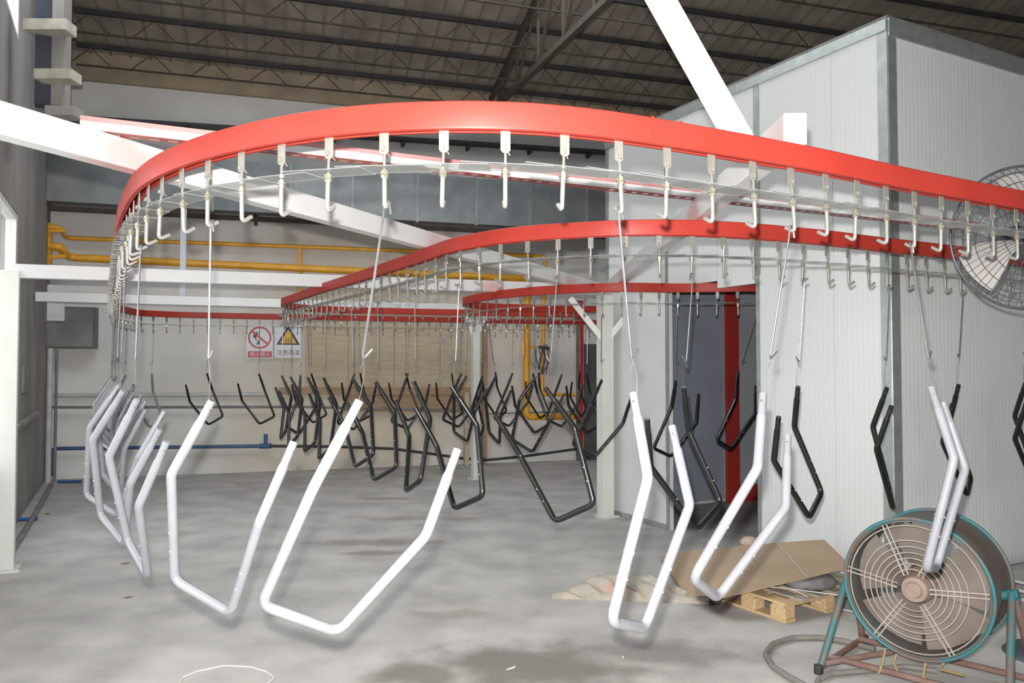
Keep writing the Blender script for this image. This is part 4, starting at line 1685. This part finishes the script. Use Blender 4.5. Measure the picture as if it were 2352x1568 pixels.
tag(MB().add(vs, fs).build('crumpled_sack', M_SACK, None, smooth=70), 'crumpled cream woven sack with faded print on the floor', 'sack')
# a stick poking out of the sack
a, c = unz(1398, 1322, 0.085), unz(1462, 1358, 0.095)
tag(MB().tube([a, c], 0.006, 6).build('thin_stick', M_DARKPIPE), 'thin dark stick lying on the crumpled sack', 'stick')
# black clump beside the sack
c = unz(1637, 1388, 0)
cl = MB()
rnd = random.Random(3)
for kk in range(14):
    a_ = rnd.uniform(0, 6.28)
    r_ = rnd.uniform(0.04, 0.09)
    p0 = c + Vector((rnd.uniform(-.03, .03), rnd.uniform(-.02, .02), 0.012))
    p1 = p0 + Vector((math.cos(a_) * r_, math.sin(a_) * r_ * 0.7, rnd.uniform(0, 0.05)))
    cl.tube([p0, p0.lerp(p1, 0.5) + Vector((0, 0, 0.02)), p1], [0.016, 0.012, 0.003], 6)
tag(cl.build('black_rag', M_BLACK, None, smooth=60), 'small frayed black rag at the end of the sack', 'rag')
# tan lump by the doorway
c = unz(1722, 1252, 0)
lm = MB()
lm.lathe([(0.001, 0.0), (0.06, 0.0), (0.078, 0.025), (0.07, 0.06), (0.045, 0.085), (0.001, 0.092)], (0, 0, 0), (0, 0, 1), 14)
rnd = random.Random(9)
lm.v = [(x * (1.25 + 0.12 * math.sin(7 * y + 3)), y * (1 + 0.1 * math.sin(9 * x)), z) for x, y, z in lm.v]
o = lm.build('tan_stone', M_STONE, None, smooth=60)
o.location = c
tag(o, 'rounded tan stone on the floor at the doorway', 'stone')
# blue scraps at left
for (px, py, ang, lab, l) in ((160, 1109, 0.1, 'blue plastic pipe offcut on the floor by the back wall', 0.34),
                              (64, 1196, 0.25, 'blue plastic scrap on the floor near the left column', 0.2)):
    c = unz(px, py, 0)
    dv = Vector((math.cos(ang), math.sin(ang), 0))
    tag(MB().tube([c - dv * l / 2 + Vector((0, 0, 0.022)), c + dv * l / 2 + Vector((0, 0, 0.022))], 0.022, 8).build('blue_offcut', M_BLUE, smooth=40), lab, 'pipe offcut')
# hose along the left wall foot
P = [unz(x, y, 0.03) for x, y in ((20, 1275), (55, 1222), (85, 1172), (105, 1138), (118, 1112))]
tag(MB().tube(P, 0.03, 8).build('floor_hose', M_DARKPIPE, smooth=50), 'dark bluish hose along the foot of the left wall', 'hose')
# pale wire loop in the foreground
P = [unz(x, y, 0.005) for x, y in ((405, 1585), (418, 1556), (450, 1542), (515, 1528), (575, 1531), (612, 1542), (630, 1556), (605, 1578), (590, 1600))]
tag(MB().tube(fillet(P, 0.05, 4), 0.0045, 6).build('floor_wire', M_PALEWIRE, smooth=50), 'pale wire loop lying on the concrete in the left foreground', 'wire')
# small litter
for i, (px, py, l, a_, m, lab) in enumerate(((1180, 1534, 0.05, 0.5, M_PALEWIRE, 'small bent white scrap in the dark stain'),
                                            (1432, 1509, 0.02, 1.2, M_PALEWIRE, 'tiny white scrap right of the stain'),
                                            (290, 1294, 0.05, 0.2, M_RUST, 'dry brown leaf on the floor at left'),
                                            (296, 1372, 0.035, 0.1, M_RUST, 'tiny brown leaf below the other one'),
                                            (110, 1180, 0.03, 0.4, M_BLACK, 'small dark crumb near the left wall'))):
    c = unz(px, py, 0.004)
    dv = Vector((math.cos(a_), math.sin(a_), 0))
    tag(MB().tube([c - dv * l, c + Vector((0, 0, 0.004)), c + dv * l * 0.6 + Vector((-dv.y, dv.x, 0)) * l * 0.6], [0.003, 0.007, 0.002], 5).build('litter_scrap', m, smooth=60), lab, 'litter')

# ================================================================== DRUM FAN
YF = 4.45
fc = uny(2103, 1352, YF)
RD = 155 / FPX * YF
ax = Vector((math.sin(math.radians(44)), math.cos(math.radians(44)), 0.0))     # axis pointing away from the viewer
sxv = Vector((ax.y, -ax.x, 0))
fan = thing('drum_fan', 'large rusty teal drum fan with wire grille on a tube stand', 'fan', (fc.x, fc.y, 0))
inv = Matrix.Translation(-Vector((fc.x, fc.y, 0)))
DL = 0.40


def fpart(name, mbb, m, parent=None, smooth=None):
    o = mbb.build(name, m, parent or fan, smooth=smooth)
    if parent is None:
        o.matrix_basis = inv
    return o


fpart('drum', MB().lathe([(RD, 0.0), (RD, DL), (RD - 0.012, DL), (RD - 0.012, 0.0), (RD, 0.0)], fc, ax, 64), M_TEALRUST, smooth=40)
for h, nm in ((0.0, 'front_rim'), (DL, 'rear_rim')):
    ring = [fc + ax * h + (sxv * math.cos(t_) + UP * math.sin(t_)) * (RD + 0.006) for t_ in [2 * math.pi * k / 64 for k in range(64)]]
    fpart(nm, MB().tube(ring, 0.011, 8, closed=True), M_TEAL, smooth=50)


def fdir(t_):
    return sxv * math.cos(t_) + UP * math.sin(t_)


for rr in (0.30, 0.38, 0.455, 0.535, 0.62, 0.71, 0.92):
    ring = [fc - ax * (0.012 + 0.035 * (1 - rr)) + fdir(2 * math.pi * k / 48) * RD * rr for k in range(48)]
    fpart('grille_ring', MB().tube(ring, 0.0042, 6, closed=True), M_DUSTWIRE, smooth=60)
for a_ in (5, 65, 115, 172, 235, 300):
    t_ = math.radians(a_)
    for s in (-1, 1):
        off = fdir(t_ + math.pi / 2) * 0.012 * s
        fpart('grille_spoke', MB().tube([fc - ax * 0.038 + fdir(t_) * RD * 0.22 + off, fc - ax * 0.016 + fdir(t_) * RD * 0.97 + off], 0.0045, 6), M_DUSTWIRE, smooth=60)
hub = fpart('hub', MB().lathe([(0.0, -0.045), (0.040, -0.045), (0.046, -0.03), (0.068, -0.026), (0.078, 0.0), (0.085, 0.10), (0.0, 0.10)], fc, ax, 24), M_DUSTHUB, smooth=40)
fpart('motor', MB().lathe([(0.0, 0.12), (0.10, 0.12), (0.11, 0.14), (0.11, 0.34), (0.0, 0.34)], fc, ax, 24), M_RUST, smooth=40)
for i in range(5):
    t0 = math.radians(20 + 72 * i)
    vs, fs = [], []
    nr, na = 6, 6
    for r_ in range(nr + 1):
        rr = 0.09 + (RD - 0.035 - 0.09) * r_ / nr
        half = math.radians(32) if r_ > 0 else math.radians(26)
        for k in range(na + 1):
            t_ = t0 - half + 2 * half * k / na
            vs.append(fc + fdir(t_) * rr + ax * (0.10 + 0.10 * (k / na - 0.5) * (1.1 - 0.5 * r_ / nr)))
    n = len(vs)
    vs += [v_ + ax * 0.004 for v_ in vs]
    st = na + 1
    for r_ in range(nr):
        for k in range(na):
            q = r_ * st + k
            fs.append((q, q + 1, q + st + 1, q + st))
            fs.append((n + q, n + q + st, n + q + st + 1, n + q + 1))
    rim = [k for k in range(st)] + [r_ * st + na for r_ in range(1, nr + 1)] + [nr * st + k for k in range(na - 1, -1, -1)] + [r_ * st for r_ in range(nr - 1, 0, -1)]
    for x, y in zip(rim, rim[1:] + rim[:1]):
        fs.append((x, y, n + y, n + x))
    fpart('blade', MB().add(vs, fs), M_DUSTBLADE, smooth=40)
for a_ in (20, 110, 200, 290):
    t_ = math.radians(a_)
    fpart('motor_strut', MB().bar(fc + ax * 0.3 + fdir(t_) * 0.1, fc + ax * 0.3 + fdir(t_) * (RD - 0.01), 0.03, 0.006), M_RUST)
# stand: two A-shaped sides and cross tubes
midp = fc + ax * (DL / 2)
for s in (-1, 1):
    pv = midp + sxv * s * (RD + 0.045) + UP * 0.02
    f1 = Vector((pv.x, pv.y, 0)) - ax * 0.36 + sxv * s * 0.05 + UP * 0.03
    f2 = Vector((pv.x, pv.y, 0)) + ax * 0.30 + sxv * s * 0.05 + UP * 0.03
    fpart('leg', MB().tube([f1, pv - ax * 0.015], 0.021, 12), M_TEAL, smooth=50)
    fpart('leg', MB().tube([f2, pv + ax * 0.015], 0.021, 12), M_RUST, smooth=50)
    fpart('pivot', MB().cyl(midp + sxv * s * (RD - 0.004), pv + sxv * s * 0.03, 0.028, 14), M_TEAL, smooth=50)
    fpart('skid', MB().tube([f1 - ax * 0.03, f2 + ax * 0.03], 0.019, 10), M_RUST, smooth=50)
    for e_ in (f1 - ax * 0.03, f2 + ax * 0.03):
        fpart('foot', MB().lathe([(0.0, -0.03), (0.026, -0.03), (0.026, 0.02), (0.0, 0.02)], e_, UP, 12), M_BLACK, smooth=40)
for dx, hh in ((-0.24, 0.06), (0.2, 0.06)):
    pA = Vector((midp.x, midp.y, hh)) + ax * dx - sxv * (RD + 0.08)
    pB = Vector((midp.x, midp.y, hh)) + ax * dx + sxv * (RD + 0.08)
    fpart('cross_tube', MB().tube([pA, pB], 0.018, 10), M_RUST, smooth=50)
pA = Vector((midp.x, midp.y, 0.05)) - ax * 0.34 - sxv * (RD + 0.08)
fpart('diagonal_tube', MB().tube([pA, Vector((midp.x, midp.y, 0.10)) - sxv * 0.12 + ax * 0.15], 0.018, 10), M_RUST, smooth=50)
# yellow strapping hanging from the lower rim
rnd = random.Random(21)
for i, (du, l) in enumerate(((-0.16, 0.14), (-0.10, 0.10), (0.05, 0.16), (0.14, 0.06))):
    t_ = -math.pi / 2 + du / RD
    a = fc + fdir(t_) * (RD + 0.012) - ax * 0.02
    lo = max(0.012, a.z - l)
    fpart('strap', MB().tube([a, Vector((a.x - 0.02, a.y - 0.01, (a.z + lo) / 2)), Vector((a.x - 0.05 + 0.05 * i, a.y - 0.02, lo))], 0.007, 5), M_STRAP)
# fan cable loop
P = [unz(x, y, 0.022) for x, y in ((2010, 1490), (1940, 1472), (1880, 1463), (1820, 1464), (1775, 1478), (1758, 1502), (1775, 1530), (1815, 1556), (1870, 1585), (1950, 1620))]
tag(MB().tube(fillet(P, 0.12, 5), 0.018, 10).build('cable_hose', M_HOSE, None, smooth=50), 'dusty grey hose looping on the floor left of the drum fan', 'hose')
P = [unz(x, y, 0.02) for x, y in ((1868, 1590), (1880, 1560), (1910, 1546), (1985, 1540), (2080, 1530), (2150, 1540))]
tag(MB().tube(fillet(P, 0.1, 5), 0.016, 10).build('power_cable', M_HOSE, None, smooth=50), 'dusty power cable curling under the drum fan stand', 'cable')
# dark folded sheets by the booth foot behind the fan
c = unz(2380, 1352, 0)
root = thing('sheet_stack', 'low stack of grey sheets on the floor at the right edge behind the fan', 'stack', c)
for i in range(5):
    MB().box(Vector((0.02 * i, 0.03 * i, 0.012 + 0.024 * i)), (0.9, 0.35, 0.02), WR).build('sheet', M_DARKPIPE if i % 2 else M_GREYPIPE, root)

# ================================================================== PEDESTAL FAN AT THE RIGHT EDGE
YP = 4.6
pc = uny(2358, 545, YP)
RP = 166 / FPX * YP
ped = thing('pedestal_fan', 'big pedestal fan with dark wire guard at the right edge', 'fan', (pc.x + 0.33, pc.y + 0.32, 0))
inv = Matrix.Translation(-Vector((pc.x + 0.33, pc.y + 0.32, 0)))
pax = Vector((-0.12, -1, 0.0)).normalized()     # faces the viewer
psx = Vector((-pax.y, pax.x, 0))


def pdir(t_):
    return psx * math.cos(t_) + UP * math.sin(t_)


def ppart(name, mbb, m, smooth=50):
    o = mbb.build(name, m, ped, smooth=smooth)
    o.matrix_basis = inv
    return o


for h in (0.0,):
    ring = [pc + pdir(2 * math.pi * k / 64) * RP for k in range(64)]
    ppart('guard_rim', MB().tube(ring, 0.008, 8, closed=True), M_FANWIRE)
for s, nm in ((1, 'front_guard_ring'), (-1, 'rear_guard_ring')):
    for rr in (0.2, 0.4, 0.58, 0.76, 0.9):
        dep = 0.10 * math.sqrt(max(0, 1 - rr * rr * 0.9)) * s
        ring = [pc + pax * dep + pdir(2 * math.pi * k / 48) * RP * rr for k in range(48)]
        ppart(nm, MB().tube(ring, 0.0028, 6, closed=True), M_FANWIRE)
    for i in range(60 if s > 0 else 36):
        t_ = 2 * math.pi * i / (60 if s > 0 else 36)
        wp = []
        for k in range(6):
            rr = 0.2 + 0.8 * k / 5
            wp.append(pc + pax * (0.10 * math.sqrt(max(0, 1 - rr * rr * 0.9)) * s) * (1 if k < 5 else 0.0) + pdir(t_ + 0.25 * rr * s) * RP * rr)
        ppart('guard_wire', MB().tube(wp, 0.0017, 4, caps=False), M_FANWIRE)
ppart('hub', MB().lathe([(0.0, 0.05), (0.05, 0.045), (0.065, 0.02), (0.065, -0.04), (0.0, -0.04)], pc, pax, 24), M_FANDARK)
ppart('badge', MB().lathe([(0.0, 0.118), (0.055, 0.115), (0.07, 0.10), (0.0, 0.10)], pc, pax, 24), M_FANDARK)
ppart('motor', MB().lathe([(0.0, -0.10), (0.085, -0.10), (0.09, -0.13), (0.085, -0.30), (0.05, -0.34), (0.0, -0.34)], pc, pax, 24), M_FANDARK)
for i in range(3):
    t0 = math.radians(-38 + 120 * i)
    vs, fs = [], []
    nr, na = 8, 6
    for r_ in range(nr + 1):
        f_ = r_ / nr
        rr = 0.06 + (RP * 0.9 - 0.06) * f_
        half = math.radians(16 + 8 * math.sin(f_ * 2.6))
        for k in range(na + 1):
            t_ = t0 - half + 2 * half * k / na + 0.25 * f_
            vs.append(pc + pdir(t_) * rr + pax * (0.0 + 0.09 * (k / na - 0.5) * (1.0 - 0.45 * f_)))
    n = len(vs)
    vs += [v_ - pax * 0.004 for v_ in vs]
    st = na + 1
    for r_ in range(nr):
        for k in range(na):
            q = r_ * st + k
            fs.append((q, q + 1, q + st + 1, q + st))
            fs.append((n + q, n + q + st, n + q + st + 1, n + q + 1))
    rim = [k for k in range(st)] + [r_ * st + na for r_ in range(1, nr + 1)] + [nr * st + k for k in range(na - 1, -1, -1)] + [r_ * st for r_ in range(nr - 1, 0, -1)]
    for x, y in zip(rim, rim[1:] + rim[:1]):
        fs.append((x, y, n + y, n + x))
    ppart('blade', MB().add(vs, fs), M_FANBLADE, 40)
pb = Vector((pc.x + 0.33, pc.y + 0.32, 0))
ppart('neck', MB().bar(pc - pax * 0.25, Vector((pb.x, pb.y, pc.z - 0.12)), 0.05, 0.05), M_FANDARK, None)
ppart('pole', MB().cyl(pb + UP * 0.03, Vector((pb.x, pb.y, pc.z - 0.05)), 0.024, 14), M_FANDARK)
ppart('base', MB().lathe([(0.0, 0.05), (0.06, 0.05), (0.26, 0.02), (0.28, 0.0), (0.0, 0.0)], pb, UP, 32), M_FANDARK)
